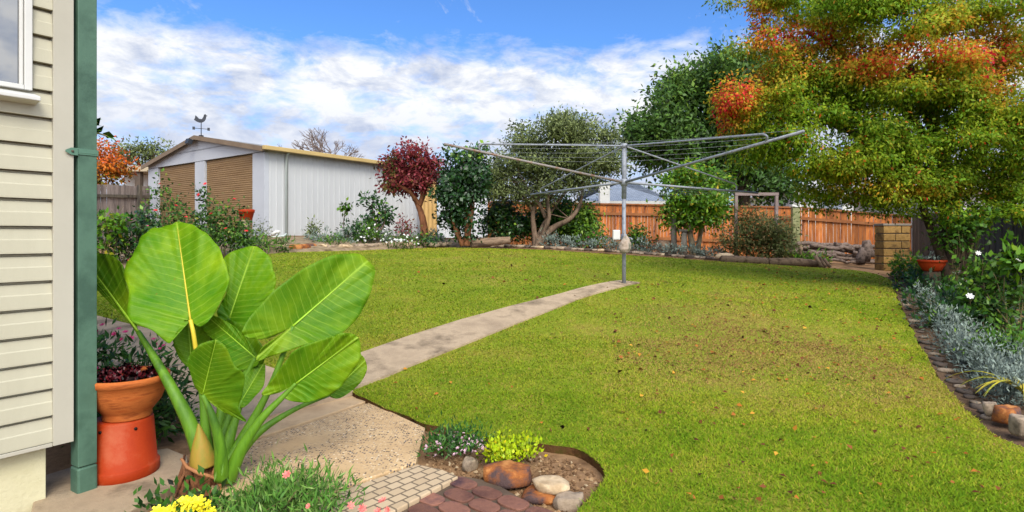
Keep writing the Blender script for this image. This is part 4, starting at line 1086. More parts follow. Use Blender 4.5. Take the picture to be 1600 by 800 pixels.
L_citrus = leafmat('citrus_leaf', [(0, '#3a6a14'), (.5, '#5c8e1c'), (.8, '#86a826'), (1, '#c0a828')], .35, .4, .35)
L_dark = leafmat('tall_dark_leaf', [(0, '#2c4c1c'), (.5, '#4a6e26'), (.8, '#6e8e2e'), (1, '#96a83c')], .25, .5, .3)
L_shrub = leafmat('mid_green_leaf', [(0, '#284a16'), (.5, '#44701c'), (.8, '#6a9228'), (1, '#90b038')], .3, .45, .3)
L_brush = leafmat('bronzy_leaf', [(0, '#38481e'), (.4, '#566430'), (.7, '#767444'), (1, '#947650')], .25, .55, .25)
L_rose = leafmat('rose_leaf', [(0, '#28481c'), (.5, '#3f6a24'), (.8, '#6a9030'), (1, '#9a8a38')], .3, .45, .3)
L_silver = leafmat('silver_leaf', [(0, '#66756a'), (.5, '#829086'), (.85, '#9caa9e'), (1, '#7c8a60')], .2, .7, .15)
L_orange = leafmat('orange_tree_leaf', [(0, '#4a5c18'), (.35, '#7a7420'), (.6, '#c0761e'), (1, '#cc5a1c')], .35, .5, .2)

def tree(name, label, cat, base, limbs, blobs, n, size, mat, bark, aspect=.5, clump=.2, per=26, shell=.5, flat=.8, out=.6, droop=.25, tint=None, ntw=10, twr=.012, group=None, fold=.18):
    b = at(*base); z = gz(b.x, b.y); loc_ = (b.x, b.y, min(z, b.z))
    t = thing(name, label, cat, loc_, 0, group)
    m = MB(); src = []
    for l in limbs:
        limb(m, l); src.append(at(*l[-1][:3])); src.append(at(*l[len(l) // 2][:3]))
    twigs(m, src, blobs, ntw, twr)
    m.build('trunk', bark, t)
    crown('crown', t, mat, blobs, n, size, aspect, clump, per, shell, flat, out, droop, tint, fold)
    return t

# red leaved tree beside the garage
d = 15.6
tree('purple_leaf_tree', 'small tree with dark red purple leaves against the far end of the garage wall', 'tree', (661, 369, d),
     [[(663, 374, d, 6.5), (662, 350, d, 5.5), (655, 325, d, 4.5), (643, 300, d, 3.5), (630, 270, d, 2.5)], [(655, 322, d, 4), (662, 300, d, 4), (662, 265, d, 3)], [(655, 320, d, 4), (640, 300, d - .2, 3), (615, 285, d - .3, 2)]],
     [blob(640, 255, 40, 26, d), blob(618, 275, 26, 26, d), blob(664, 275, 26, 22, d), blob(640, 290, 36, 16, d), blob(612, 252, 15, 16, d, w=.6), blob(683, 270, 10, 12, d, w=.5)],
     6500, .11, L_purple, M_barkr, .5, .12, 20, .25,
     tint=lambda P, t: np.clip(t * .8 + .15 - .45 * ((CX + P[:, 0] / P[:, 1] * F) < 622) * rng.rand(len(P)), 0, 1))
# camellia
d = 15.0
tree('camellia_tree', 'dense dark green camellia with bare lower stems in front of the white steel fence', 'tree', (726, 380, d),
     [[(728, 384, d, 6), (733, 350, d, 5), (738, 320, d, 4), (740, 280, d, 3)], [(724, 384, d, 4), (712, 350, d, 3), (712, 310, d, 2)], [(722, 384, d, 3), (714, 365, d - .1, 3), (704, 335, d - .1, 2)], [(730, 384, d, 4), (728, 340, d - .1, 3), (722, 280, d - .1, 2)]],
     [blob(722, 262, 30, 30, d), blob(718, 300, 30, 26, d), blob(712, 335, 22, 22, d, w=.8), blob(740, 285, 24, 34, d), blob(745, 245, 18, 14, d, w=.7), blob(705, 345, 12, 18, d, w=.6), blob(726, 360, 14, 12, d, w=.35)],
     9000, .125, L_camel, M_barkr, .52, .12, 20, .2, tint=lambda P, t: np.clip(t * .75 + .5 * (P[:, 2] > topz(250, 15)) * rng.rand(len(P)), 0, 1))
# big grey-green tree
d = 16.0
tree('spreading_grey_tree', 'broad grey green tree with forked low branches behind the clothes hoist', 'tree', (842, 382, d),
     [[(838, 388, d, 8), (850, 368, d, 6.5), (868, 354, d, 4.5), (890, 342, d - .2, 3.8), (905, 322, d, 3), (912, 290, d, 2)], [(838, 386, d, 6), (834, 355, d, 4), (833, 330, d, 3.4), (842, 300, d, 2.8), (838, 250, d, 2)], [(846, 372, d, 4), (858, 340, d - .2, 3.2), (856, 310, d - .2, 2.6), (870, 260, d, 2)], [(838, 378, d, 3.4), (848, 352, d + .2, 2.6), (862, 330, d + .2, 2), (890, 290, d, 2)], [(833, 330, d, 3), (815, 300, d, 3), (795, 270, d, 2)], [(852, 340, d, 3), (842, 318, d - .1, 3), (820, 290, d, 2)]],
     [blob(880, 222, 56, 34, d, 1.2), blob(825, 215, 30, 20, d, .8, .7), blob(930, 215, 34, 22, d, .8, .8), blob(800, 250, 32, 26, d, .8, .9), blob(855, 265, 48, 26, d, 1.0), blob(920, 255, 42, 28, d, 1.0), blob(785, 285, 28, 20, d, .6, .8), blob(815, 205, 12, 12, d, .4, .6), blob(905, 200, 30, 12, d, .6, .5), blob(950, 250, 20, 24, d, .6, .6), blob(770, 262, 22, 24, d - .3, .5, .9), blob(776, 300, 20, 18, d - .3, .5, .8), blob(840, 300, 44, 18, d, .8, .8), blob(900, 290, 36, 18, d, .7, .8)],
     40000, .095, L_olive, M_bark, .4, .17, 24, .25, .7, .5, .1, ntw=30, twr=.016)
# rounded shrubs under it
def shrub(name, label, px, py, rx, ry, d, n, size, mat, aspect=.5, clump=.12, blobs=None, flw=None, nf=0, group=None, per=22, shell=.45, tint=None, pts=None, stems=8, out=.6, droop=.2, up=.2):
    B = blobs or [blob(px, py, rx * .75, ry * .8, d), blob(px - rx * .45, py + ry * .25, rx * .5, ry * .65, d), blob(px + rx * .45, py + ry * .2, rx * .5, ry * .7, d), blob(px + rx * .1, py - ry * .45, rx * .45, ry * .5, d)]
    return low_plant(name, label, 'shrub', B, n, size, mat, aspect, clump, per, shell, out, droop, flw, nf, stems, group, tint, up, pts)
shrub('dark_shrub', 'rounded dark green shrub between the camellia and the grey tree', 784, 342, 30, 30, 16.6, 3600, .12, L_camel, shell=.35)
shrub('round_shrub', 'dense rounded green shrub behind the forked branches of the grey tree', 862, 345, 58, 36, 17.2, 7500, .11, L_shrub, tint=lambda P, t: np.clip(t * .55, 0, 1))
shrub('bright_shrub', 'lighter green bushy shrub at the right foot of the grey tree', 908, 350, 27, 32, 16.6, 3600, .11, L_shrub, tint=lambda P, t: np.clip(t + .2, 0, 1))
shrub('azalea', 'small green plant with a few pink flowers under the round shrub', 925, 375, 22, 14, 15.6, 500, .09, L_shrub, flw=F_pink, nf=9)
shrub('leafy_bush', 'small green bush beside the mast of the clothes hoist', 996, 374, 20, 17, 15.8, 800, .1, L_shrub)
# citrus tree
d = 14.8
tree('citrus_tree', 'bright green citrus tree on two pale stems in front of the orange fence', 'tree', (1086, 400, d),
     [[(1083, 404, d, 5.5), (1081, 380, d, 5), (1078, 360, d, 4.5), (1086, 340, d, 4), (1080, 310, d, 3)], [(1090, 404, d + .2, 4.5), (1092, 380, d + .2, 4), (1096, 350, d + .2, 3.5), (1090, 320, d, 3)]],
     [blob(1082, 310, 46, 34, d), blob(1058, 300, 24, 30, d, w=.9), blob(1108, 315, 26, 26, d), blob(1080, 275, 38, 20, d), blob(1085, 340, 40, 16, d), blob(1050, 328, 18, 16, d, w=.7), blob(1115, 285, 20, 20, d, w=.8)],
     11000, .11, L_citrus, M_barkp, .5, .13, 22, .25, tint=lambda P, t: np.clip(t + (rng.rand(len(P)) < .04) * .5, 0, 1))
# bronzy shrub
d = 13.9
shrub('bronze_shrub', 'wide olive brown shrub between the citrus tree and the mossy post', 1185, 368, 60, 42, d, 9000, .085, L_brush, .35, .12,
      blobs=[blob(1180, 352, 40, 26, d), blob(1152, 370, 26, 28, d), blob(1210, 368, 34, 26, d), blob(1185, 385, 46, 22, d), blob(1225, 380, 18, 18, d, w=.7), blob(1170, 335, 22, 12, d, w=.6)])
# tall dark tree behind the fence
d = 23.0
tree('tall_evergreen', 'tall dark evergreen tree rising behind the fence, left of the maple', 'tree', (1160, 390, d),
     [[(1160, 400, d, 14), (1160, 330, d, 13), (1155, 270, d, 11), (1130, 200, d, 8), (1100, 140, d, 5)], [(1156, 280, d, 8), (1185, 220, d, 6), (1200, 150, d, 4)], [(1150, 260, d, 6), (1080, 220, d, 5), (1030, 190, d, 3)]],
     [blob(1060, 192, 60, 50, d, 2), blob(1110, 142, 55, 44, d, 2), blob(1160, 202, 70, 60, d, 2), blob(1020, 212, 36, 32, d, 1.4), blob(1090, 230, 66, 40, d, 1.8), blob(1180, 260, 56, 44, d, 1.6), blob(1075, 132, 30, 24, d, 1.0, .7), blob(1200, 132, 70, 60, d, 2.0), blob(1010, 220, 24, 26, d, 1, .7), blob(1120, 270, 40, 26, d, 1.2, .8), blob(1222, 290, 34, 24, d, 1, .8), blob(1130, 110, 34, 16, d, 1, .6)],
     60000, .21, L_dark, M_barkd, .45, .38, 26, .3, .8, .5, .1, ntw=24, twr=.03,
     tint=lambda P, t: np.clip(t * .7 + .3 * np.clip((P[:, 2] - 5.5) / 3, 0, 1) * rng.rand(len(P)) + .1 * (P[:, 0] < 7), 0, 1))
# maple
d = 9.6
MX = [blob(1250, 60, 110, 46, 9.4, 1.2), blob(1180, 140, 62, 36, 9.2, .9), blob(1330, 40, 110, 50, 9.4, 1.4), blob(1440, 20, 110, 60, 9.6, 1.5), blob(1560, 60, 90, 70, 9.0, 1.2), blob(1430, 130, 110, 60, 8.8, 1.0),
      blob(1250, 160, 80, 40, 9.4, 1.0), blob(1310, 170, 70, 50, 9.8, 1.0), blob(1340, 230, 100, 40, 9.4, 1.1), blob(1260, 225, 62, 36, 9.2, .8), blob(1450, 318, 90, 20, 9.3, .8), blob(1330, 312, 60, 16, 9.6, .7), blob(1560, 325, 60, 18, 9.3, .7), blob(1450, 220, 100, 46, 9.0, 1.0), blob(1540, 170, 80, 60, 8.8, 1.0),
      blob(1400, 285, 120, 32, 9.6, 1.0), blob(1290, 275, 58, 24, 9.5, .8, .9), blob(1545, 270, 80, 36, 9.2, 1.0), blob(1180, 25, 34, 26, 9.3, .6, .5), blob(1140, 175, 22, 20, 9.2, .5, .6), blob(1210, 100, 50, 26, 9.3, .7, .8), blob(1480, 300, 60, 24, 9.8, .8), blob(1600, 200, 60, 80, 9.2, 1.0), blob(1370, 110, 80, 40, 9.9, 1.0), blob(1500, 110, 80, 50, 9.8, 1.0), blob(1310, 110, 70, 36, 9.9, .9), blob(1390, 185, 80, 36, 10.0, .9), blob(1520, 215, 70, 40, 9.9, .9), blob(1200, 195, 50, 36, 9.5, .7), blob(1270, 25, 60, 34, 9.9, .8), blob(1350, 305, 70, 14, 9.7, .7), blob(1230, 250, 36, 28, 9.5, .6), blob(1315, 150, 60, 36, 9.3, .8), blob(1370, 245, 70, 34, 9.8, .8), blob(1300, 285, 60, 26, 9.7, .8), blob(1420, 240, 60, 30, 9.9, .8), blob(1240, 110, 50, 40, 9.7, .8), blob(1580, 310, 40, 20, 9.6, .6, .8)]
def maple_tint(P, t):                           # k: how far each twig has turned
    u = CX + P[:, 0] / P[:, 1] * F; v = HY - (P[:, 2] - EYE) / P[:, 1] * F
    def g(cx, cy, sx, sy): return np.exp(-((u - cx) / sx) ** 2 - ((v - cy) / sy) ** 2)
    # autumn colour has begun on the outer, upper and western sprays of this crown
    a = .46 * g(1255, 55, 75, 26) + .42 * g(1175, 25, 45, 40) + .44 * g(1130, 180, 40, 46) + .34 * g(1160, 140, 60, 40) + .40 * g(1460, 78, 120, 26) + .32 * g(1565, 100, 40, 70) + .34 * g(1370, 105, 60, 26) + .18 * g(1250, 100, 90, 30) + .22 * g(1420, 300, 120, 20) + .14 * g(1300, 270, 80, 40) + .2 * g(1490, 30, 80, 30) + .14 * g(1480, 130, 70, 30)
    return np.clip(t * .5 + .08 + 1.05 * a * maple_tint.k * (.5 + .7 * rng.rand(len(P))), 0, 1)
# the crown is built of flat drooping sprays of leaves laid round the outside of the big lobes, with darker hollows between
SPR = []
for b in MX:
    c, r = np.array(b[0]), np.array(b[1])
    for _ in range(max(5, int(24 * r[0] * r[2]))):
        v = unit(rng.normal(size=3)); v[1] -= .35; v = unit(v)
        p = c + v * r * rng.uniform(.55, 1.05) + rng.normal(0, .16, 3)
        k = rng.uniform(.2, .5)
        SPR.append((tuple(p), (k, k * .9, k * rng.uniform(.3, .75)), rng.uniform(.7, 1.3)))
def maple_crown(name, parent, mat, n, size):
    P, D, C = cloud(SPR, n, .075, 20, .1, .7, .75, .6)
    # each spray hangs a little at its rim
    w = np.array([b[2] for b in SPR])
    t = np.clip(rng.normal(.40, .10, len(P)) + rng.uniform(-.2, .2, C.max() + 1)[C], 0, 1)
    maple_tint.k = (.25 + 1.35 * rng.rand(C.max() + 1) ** .8)[C]
    t = maple_tint(P, t) + .2 * np.clip(cloud.nv[:, 2] - .45, 0, 1) * rng.rand(len(P))     # leaves on top of a spray turn first
    lone = rng.rand(len(P)) < .035; t[lone] = np.clip(t[lone] + rng.uniform(.2, .5, lone.sum()), 0, 1)
    keep = P[:, 2] > 1.78 + rng.normal(0, .10, len(P)) - .35 * np.clip(P[:, 0] - 6.2, 0, 1)      # browsed up clear of the fence
    V = leaves(P, D, np.full(len(P), size), .5, .2)[keep]
    return quads(name, V, t[keep], mat, parent, nv=cloud.nv[keep])
maple_tint.k = 1
mt = tree('maple_tree', 'large spreading maple with green, orange and red autumn leaves over the right garden bed', 'tree', (1492, 440, d),
     [[(1490, 446, d, 20), (1488, 400, d, 17), (1486, 350, d, 15), (1484, 310, d, 13), (1478, 260, d, 10), (1450, 180, d, 7), (1420, 100, d - .2, 5)], [(1484, 312, d, 9), (1440, 270, d, 7), (1370, 225, d - .1, 5), (1290, 190, d - .1, 4), (1200, 150, d - .2, 2.5)], [(1486, 300, d, 9), (1530, 240, d - .1, 7), (1560, 150, d - .2, 5), (1570, 60, d - .3, 4)], [(1470, 240, d, 6), (1400, 160, d, 5), (1320, 90, d, 4), (1260, 50, d, 2.5)],
      [(1482, 446, d - .1, 8), (1470, 400, d - .1, 7), (1452, 350, d, 6), (1440, 320, d, 5)], [(1500, 446, d - .05, 8), (1512, 400, d, 7), (1520, 340, d, 5)]],
     MX[:1], 60, .06, L_maple, M_barkd, .5, .1, 20, ntw=0)
bpy.data.objects.remove([o for o in mt.children if o.name.startswith('crown')][0])
maple_crown('crown', mt, L_maple, 210000, .060)
# dark leafy climber around the maple trunk
shrub('evergreen_bush', 'dark glossy leafy bush growing round the foot of the maple trunk', 1495, 370, 46, 44, 9.2, 1000, .08, L_shrub,
      blobs=[blob(1495, 352, 26, 20, 9.1, .3), blob(1512, 366, 20, 18, 9.1, .3), blob(1492, 372, 14, 14, 9.0, .25), blob(1518, 345, 16, 16, 9.2, .3)], stems=12)

# ------------------------------------------------------------------ far trees and houses
d = 30
tree('orange_tree', 'orange tinted tree beyond the grey fence, half hidden by the green post', 'tree', (150, 330, 24), [[(150, 372, 24, 6), (150, 300, 24, 5), (155, 250, 24, 3)]],
     [blob(158, 250, 32, 28, 24, 1), blob(140, 275, 36, 26, 24, 1), blob(180, 265, 18, 18, 24, .5, .7)], 3000, .16, L_orange, M_bark, .5, .2, 20, .4, tint=lambda P, t: np.clip(t * .8 + .45 * np.clip((P[:, 2] - 3.2) / 1.2, -1, 1) , 0, 1))
tree('olive_tree', 'hazy olive green tree rising behind the left end of the garage roof', 'tree', (235, 330, 42), [[(235, 350, 42, 5), (235, 280, 42, 4), (240, 240, 42, 2)]],
     [blob(222, 240, 34, 12, 42, 1.5), blob(245, 232, 18, 9, 42, 1, .6), blob(262, 245, 24, 8, 42, 1, .6), blob(215, 255, 36, 10, 42, 1.4)], 2600, .26, L_olive, M_bark, .4, .3, 22, .4)
t = thing('leafy_sapling', 'thin twig with large green leaves poking out beside the green post', 'plant', foot(120, 8, 0))
m = MB(); limb(m, [(120, 440, 8, 4), (128, 320, 8, 3.5), (136, 240, 8, 3), (140, 214, 8, 2), (150, 208, 8, 1.5), (168, 213, 8, 1)]); limb(m, [(136, 240, 8, 2), (140, 200, 8, 1.5), (152, 192, 8, 1)]); m.build('trunk', M_stem, t)
P = np.array([at(*p) for p in ((140, 206, 8), (148, 195, 8), (143, 198, 8), (160, 208, 8), (150, 209, 8), (166, 212, 8), (138, 222, 8), (140, 228, 8), (145, 190, 8), (137, 236, 8))])
quads('crown', leaves(P, np.array([(1, 0, .1), (1, 0, -.2), (.6, 0, .6), (1, 0, -.3), (.3, .2, .5), (1, 0, -.5), (.6, 0, -.5), (.4, 0, -.8), (.8, .2, .3), (.5, 0, -.6)]), np.full(10, .17), .5), rng.rand(10), L_shrub, t)
# bare winter tree behind the garage
t = thing('bare_tree', 'leafless winter tree with fine twigs showing above the garage roof', 'tree', at(506, 330, 34))
m = MB()
def branch(p, v, L, r, k):
    q = p + v * L
    m.tube(bend(p, q, 3, 0, .06 * L), [r, r * .85, r * .75, r * .62], 5 if k > 2 else 4, cap=False)
    if k == 0: return
    for _ in range(3 if k > 1 else 4):
        w = (v + Vector(rng.normal(size=3)) * .52); w.z = abs(w.z) * .85 + .12; w.normalize()
        branch(p.lerp(q, rng.uniform(.65, 1)), w, L * rng.uniform(.6, .82), r * .6, k - 1)
p0 = at(506, 330, 34)
m.tube([p0 + Vector((0, 0, -.8)), p0 + Vector((0, 0, 1.8))], [.22, .16], 8)
for s in (-.8, -.35, 0, .4, .8):
    branch(p0 + Vector((0, 0, 1.7)), Vector((s, rng.normal() * .3, 1.0)).normalized(), 1.35, .085, 4)
m.build('trunk', surface('winter_bark', '#6a5c56', '#80726a', 6, .9), t)
def gabled(name, label, A, w, dp, hw, hr, wallm, roofm, px_wins=()):
    A = Vector(A); t = thing(name, label, 'house', A)
    x0, y0, z0 = A
    m = MB(); m.box((x0, y0, z0 - 1), (x0 + w, y0 + dp, z0 + hw)); m.build('wall', wallm, t)
    ov = .4
    m = MB(); m.add([(x0 - ov, y0 - ov, z0 + hw), (x0 + w + ov, y0 - ov, z0 + hw), (x0 + w + ov, y0 + dp + ov, z0 + hw), (x0 - ov, y0 + dp + ov, z0 + hw), (x0 + dp * .5, y0 + dp / 2, z0 + hr), (x0 + w - dp * .5, y0 + dp / 2, z0 + hr)],
                    [(0, 1, 5, 4), (1, 2, 5), (2, 3, 4, 5), (3, 0, 4), (3, 2, 1, 0)]); m.build('roof', roofm, t)
    m = MB(); m.box((x0 - ov - .06, y0 - ov - .1, z0 + hw - .14), (x0 + w + ov + .06, y0 - ov - .003, z0 + hw + .04)); m.build('gutter', M_white, t)
    for (a, b) in px_wins:
        f = MB(); f.box((x0 + a, y0 - .05, z0 + hw * .38), (x0 + b, y0 + .02, z0 + hw * .85)); wv = f.build('window', M_white, t)
        f = MB(); f.box((x0 + a + .08, y0 - .06, z0 + hw * .38 + .08), (x0 + b - .08, y0 - .052, z0 + hw * .85 - .08)); f.build('pane', M_glass, wv)
    return t
def roof_tiles(name, c1, c2):
    m, nt, out = newmat(name); b = nd(nt, 'ShaderNodeBsdfPrincipled'); b.inputs['Roughness'].default_value = .6
    g = nd(nt, 'ShaderNodeNewGeometry'); bk = nd(nt, 'ShaderNodeTexBrick'); bk.inputs['Scale'].default_value = 2.4; bk.inputs['Mortar Size'].default_value = .03; bk.inputs['Color1'].default_value = lin(c1); bk.inputs['Color2'].default_value = lin(c2); bk.inputs['Mortar'].default_value = lin('#3a4048')
    mp = nd(nt, 'ShaderNodeMapping'); nt.links.new(g.outputs['Position'], mp.inputs[0]); nt.links.new(mp.outputs[0], bk.inputs[0]); nt.links.new(bk.outputs[0], b.inputs[0]); nt.links.new(b.outputs[0], out.inputs[0]); return m
M_slate = roof_tiles('blue_grey_tiles', '#76808f', '#8a93a1')
M_wallw = surface('white_render', '#c9c9c4', '#d6d6d2', 2, .8)
d = 31
p = at(912, 0, d); gabled('neighbour_house', 'white house with a blue grey tiled hip roof beyond the orange fence', (p.x, p.y, 1.1), 4.4, 6.0, topz(316, d) - 1.1, topz(280, d + 3) - 1.1, M_wallw, M_slate, ((.5, 1.0), (1.7, 2.9)))
p = at(944, 0, 30); t = thing('white_chimney', 'white painted chimney stack against the blue grey roof', 'chimney', (p.x, p.y, topz(318, 30)))
m = MB(); m.box((p.x - .26, p.y - .25, topz(319, 30)), (p.x + .26, p.y + .25, topz(289, 30))); m.build('stack', M_wallw, t, .02); m = MB(); m.box((p.x - .31, p.y - .3, topz(289, 30) + .001), (p.x + .31, p.y + .3, topz(286, 30))); m.build('cap', M_white, t, .02)
p = at(762, 0, 33); gabled('pale_house', 'pale grey house seen through gaps in the grey green tree', (p.x, p.y, 1.0), 3.6, 6, topz(318, 33) - 1.0, topz(285, 36) - 1.0, M_wallw, surface('pale_roof', '#9aa0a8', '#aab0b8', 2, .5), ((1.0, 2.0),))
p = at(1238, 0, 27); gabled('white_house', 'white house glimpsed under the maple leaves above the bright orange fence', (p.x, p.y, .8), 9.5, 6, topz(300, 27) - .8, topz(278, 30) - .8, M_wallw, surface('light_roof', '#b0aca6', '#bcb8b2', 2, .5), ((1.2, 2.4), (5.2, 6.6)))
p = at(1500, 0, 16); gabled('white_cottage', 'white walled building showing above the dark fence on the right', (p.x, p.y, .6), 7, 5, topz(292, 16) - .6, topz(270, 18) - .6, M_wallw, surface('brown_roof', '#8a6a58', '#9a7a66', 2, .6), ((1.0, 2.2),))
p = at(180, 0, 27)
t = thing('carport', 'flat roofed timber carport beyond the grey fence, left of the garage', 'carport', (p.x, p.y, 1.2))
m = MB(); m.box((p.x - .6, p.y, topz(268, 27)), (p.x + 2.6, p.y + 4, topz(259, 27))); m.build('roof', surface('carport_roof', '#9a8c74', '#a89a82', 2, .6), t, .02)
m = MB(); m.box((p.x - .4, p.y + 1.2, 1), (p.x + .75, p.y + 1.4, topz(269, 27))); m.build('wall', M_wallw, t)
for dx in (.85, 2.3):
    m = MB(); m.box((p.x + dx, p.y + .1, .9), (p.x + dx + .25, p.y + .35, topz(268.3, 27))); m.build('carport_post', M_dark, t)

# far treeline that hides the horizon between the houses
B = []
for x, y, r, dd in ((20, 345, 60, 55), (90, 340, 70, 58), (560, 345, 50, 60), (700, 330, 60, 62), (780, 320, 60, 60), (860, 322, 50, 62), (1010, 330, 60, 60), (1240, 300, 50, 40), (1330, 300, 60, 42), (1430, 295, 60, 42), (1540, 290, 80, 45), (1650, 280, 100, 45), (300, 345, 60, 60), (430, 345, 60, 60)):
    B.append(blob(x, y, r, 34, dd, 3))
P, D, C = cloud(B, 9000, .5, 26, .4, .8); t = np.clip(rng.normal(.35, .2, len(P)), 0, 1)
tag(quads('distant_trees', leaves(P, D, np.full(len(P), .45), .55), t, L_dark, nv=cloud.nv), kind='stuff')
# ------------------------------------------------------------------ left bed: roses and small plants by the garage
def bedz(px, py, d): return at(px, py, d)
def rose(name, label, blobs, n, d, pts, seedstem=9, mat=L_rose, size=.075, fl=F_red, group=None):
    c = blobs[0][0]; base = (c[0], c[1], gz(c[0], c[1]))
    t = thing(name, label, 'bush', base, 0, group)
    crown('foliage', t, mat, blobs, n, size, .55, .09, 16, .15, 1, .5, .0)
    m = MB()
    for i in range(seedstem):
        b = blobs[i % len(blobs)]; e = Vector(b[0]) + Vector((rng.uniform(-.7, .7) * b[1][0], rng.uniform(-.5, .5) * b[1][1], rng.uniform(.2, 1.0) * b[1][2]))
        m.tube(bend((c[0] + rng.normal() * .12, c[1] + rng.normal() * .1, base[2] - .03), e, 5, 0, .07), [.011, .010, .008, .006, .005, .003], 5)
    m.build('stem', M_stem, t)
    flowers(t, fl, [at(*p) for p in pts])
    return t
d = 11.6
rose('rose_bush', 'tall straggly rose bush with small red blooms in front of the left roller door', [blob(262, 335, 26, 40, d, .5), blob(255, 300, 12, 24, d, .3), blob(235, 360, 26, 24, d, .4), blob(285, 352, 24, 24, d, .4), blob(262, 375, 40, 20, d, .5)], 1900, d,
     [(250, 288, d - .3), (243, 330, d - .4), (275, 322, d - .4), (291, 340, d - .4), (281, 365, d - .5)])
d = 11.2
rose('rose_bush', 'broad bright green rose bush with red buds in front of the right roller door', [blob(345, 350, 34, 30, d, .5), blob(315, 345, 22, 26, d, .4), blob(370, 368, 28, 22, d, .4), blob(335, 375, 46, 20, d, .5), blob(322, 312, 8, 18, d, .2, .8)], 2500, d,
     [(311, 305, d - .2), (321, 288, d - .2), (366, 312, d - .3), (353, 358, d - .5), (330, 335, d - .5), (385, 362, d - .4)])
d = 10.6
rose('rose_bush', 'low dark rose bush with a magenta bloom beside the grey fence', [blob(205, 372, 34, 28, d, .5), blob(185, 385, 30, 22, d, .4), blob(225, 350, 16, 20, d, .3), blob(240, 385, 26, 18, d, .4)], 1800, d,
     [(200, 341, d - .3), (206, 343, d - .35), (231, 353, d - .4)], mat=L_camel, size=.08, fl=F_pink)
d = 10.2
rose('leafy_shrub', 'yellow green sparse shrub right beside the green post and the grey fence', [blob(160, 352, 22, 26, d, .3), blob(180, 335, 18, 16, d, .3), blob(150, 380, 20, 24, d, .3), blob(172, 372, 18, 18, d, .3)], 520, d, [(205, 408, d - .9)], mat=L_citrus, size=.11, fl=F_red, seedstem=10)
# terracotta bowl on a pale pedestal
d = 13.6; p = at(385, 344, d)
zb = gz(p.x, p.y) + .1
t = thing('garden_pedestal', 'pale curved pedestal carrying an orange bowl near the right roller door', 'pedestal', (p.x, p.y, zb))
h = p.z - zb
MB().lathe([(.16, -.1), (.17, .04), (.12, .08), (.075, h * .4), (.07, h * .7), (.11, h - .03), (.13, h), (0, h)], (p.x, p.y, zb), 24).build('column', M_kerb, t)
t = thing('terracotta_bowl', 'orange terracotta bowl standing on the pale pedestal by the garage', 'planter', (p.x, p.y, p.z))
MB().lathe([(0, .001), (.11, .002), (.13, .02), (.165, .17), (.18, .18), (.185, .25), (.165, .255), (.15, .2), (0, .19)], (p.x, p.y, p.z), 30).build('bowl_body', M_terra, t)
P, D, C = cloud([((p.x, p.y, p.z + .27), (.12, .12, .05))], 60, .03, 10)
quads('foliage', leaves(P, D, np.full(len(P), .06), .5), rng.rand(len(P)), L_brush, t)

def small(name, label, cat, px, py, rx, ry, d, n, size, mat, aspect=.4, flw=None, nf=0, stems=5, clump=.07, **k):
    return low_plant(name, label, cat, [blob(px, py, rx, ry, d), blob(px - rx * .5, py + ry * .4, rx * .6, ry * .6, d), blob(px + rx * .5, py + ry * .35, rx * .6, ry * .65, d)], n, size, mat, aspect, clump, 16, .2, .7, 0, flw, nf, stems, **k)
small('spindly_bush', 'grey twiggy little bush at the front corner of the garage', 'shrub', 408, 360, 14, 18, 14.6, 260, .06, L_olive, stems=14)
small('strappy_plant', 'low strappy green plants left of the rock edging by the garage corner', 'plant', 410, 380, 40, 12, 12.6, 900, .16, L_shrub, .14)
small('seedling', 'tiny upright plant in front of the middle of the garage wall', 'plant', 489, 358, 6, 10, 15.6, 60, .09, L_olive)
small('garden_shrub', 'dark green young shrub against the garage wall, left of the white flowers', 'shrub', 552, 356, 16, 20, 15.2, 620, .1, L_camel)
small('white_flower_bush', 'low bush covered in white flowers near the far end of the garage wall', 'bush', 582, 366, 22, 16, 14.9, 700, .08, L_shrub, flw=F_white, nf=26)
small('white_flower_patch', 'patch of white flowers in front of the red leaved tree', 'flowers', 630, 376, 24, 9, 14.4, 380, .07, L_shrub, flw=F_white, nf=26)
small('tiny_shrub', 'small reddish plant at the foot of the red leaved tree', 'plant', 632, 352, 10, 14, 15.2, 160, .08, L_purple)
small('green_mound', 'flat green mound below the garage wall between grey rocks', 'plant', 520, 376, 30, 8, 14.2, 500, .07, L_shrub)
small('trunk_plants', 'dark leafy plants around the trunk of the red leaved tree', 'plant', 668, 372, 22, 10, 15.0, 420, .09, L_camel)
t = thing('young_magnolia', 'open branched shrub with dark leaves against the garage wall', 'shrub', at(590, 372, 15.1))
m = MB()
for l in ([(590, 376, 15.1, 2.5), (588, 350, 15.1, 2), (580, 320, 15.1, 1.2)], [(589, 360, 15.1, 2), (596, 335, 15.1, 1.2)], [(590, 365, 15.1, 2), (600, 350, 15.1, 1), (602, 330, 15.1, 1)], [(590, 370, 15.1, 1.5), (572, 355, 15.1, 1)]): limb(m, l, 6)
m.build('stem', M_bark, t)
crown('foliage', t, L_camel, [blob(582, 318, 10, 14, 15.1), blob(598, 328, 9, 9, 15.1), blob(592, 340, 12, 10, 15.1), blob(575, 345, 9, 8, 15.1), blob(603, 345, 7, 8, 15.1)], 520, .13, .5, .1, 14, .1)
t = thing('thin_seedling', 'single thin stem with a tuft of leaves at its tip against the garage wall', 'plant', at(540, 374, 15.2))
m = MB(); limb(m, [(540, 374, 15.2, 1), (537, 348, 15.2, .7), (540, 325, 15.2, .6)], 6); m.build('stem', M_bark, t)
crown('foliage', t, L_shrub, [blob(540, 322, 6, 6, 15.2)], 40, .13, .5, .05, 10, .1)
pp = at(432, 362, 15.0); t = thing('white_hose_pipe', 'white plastic pipe elbow lying at the base of the garage corner', 'pipe', pp)
m = MB(); m.tube([at(424, 367, 14.9), at(430, 363, 14.95), at(438, 362, 15.0)], .045, 10); m.build('pipe', M_white, t)

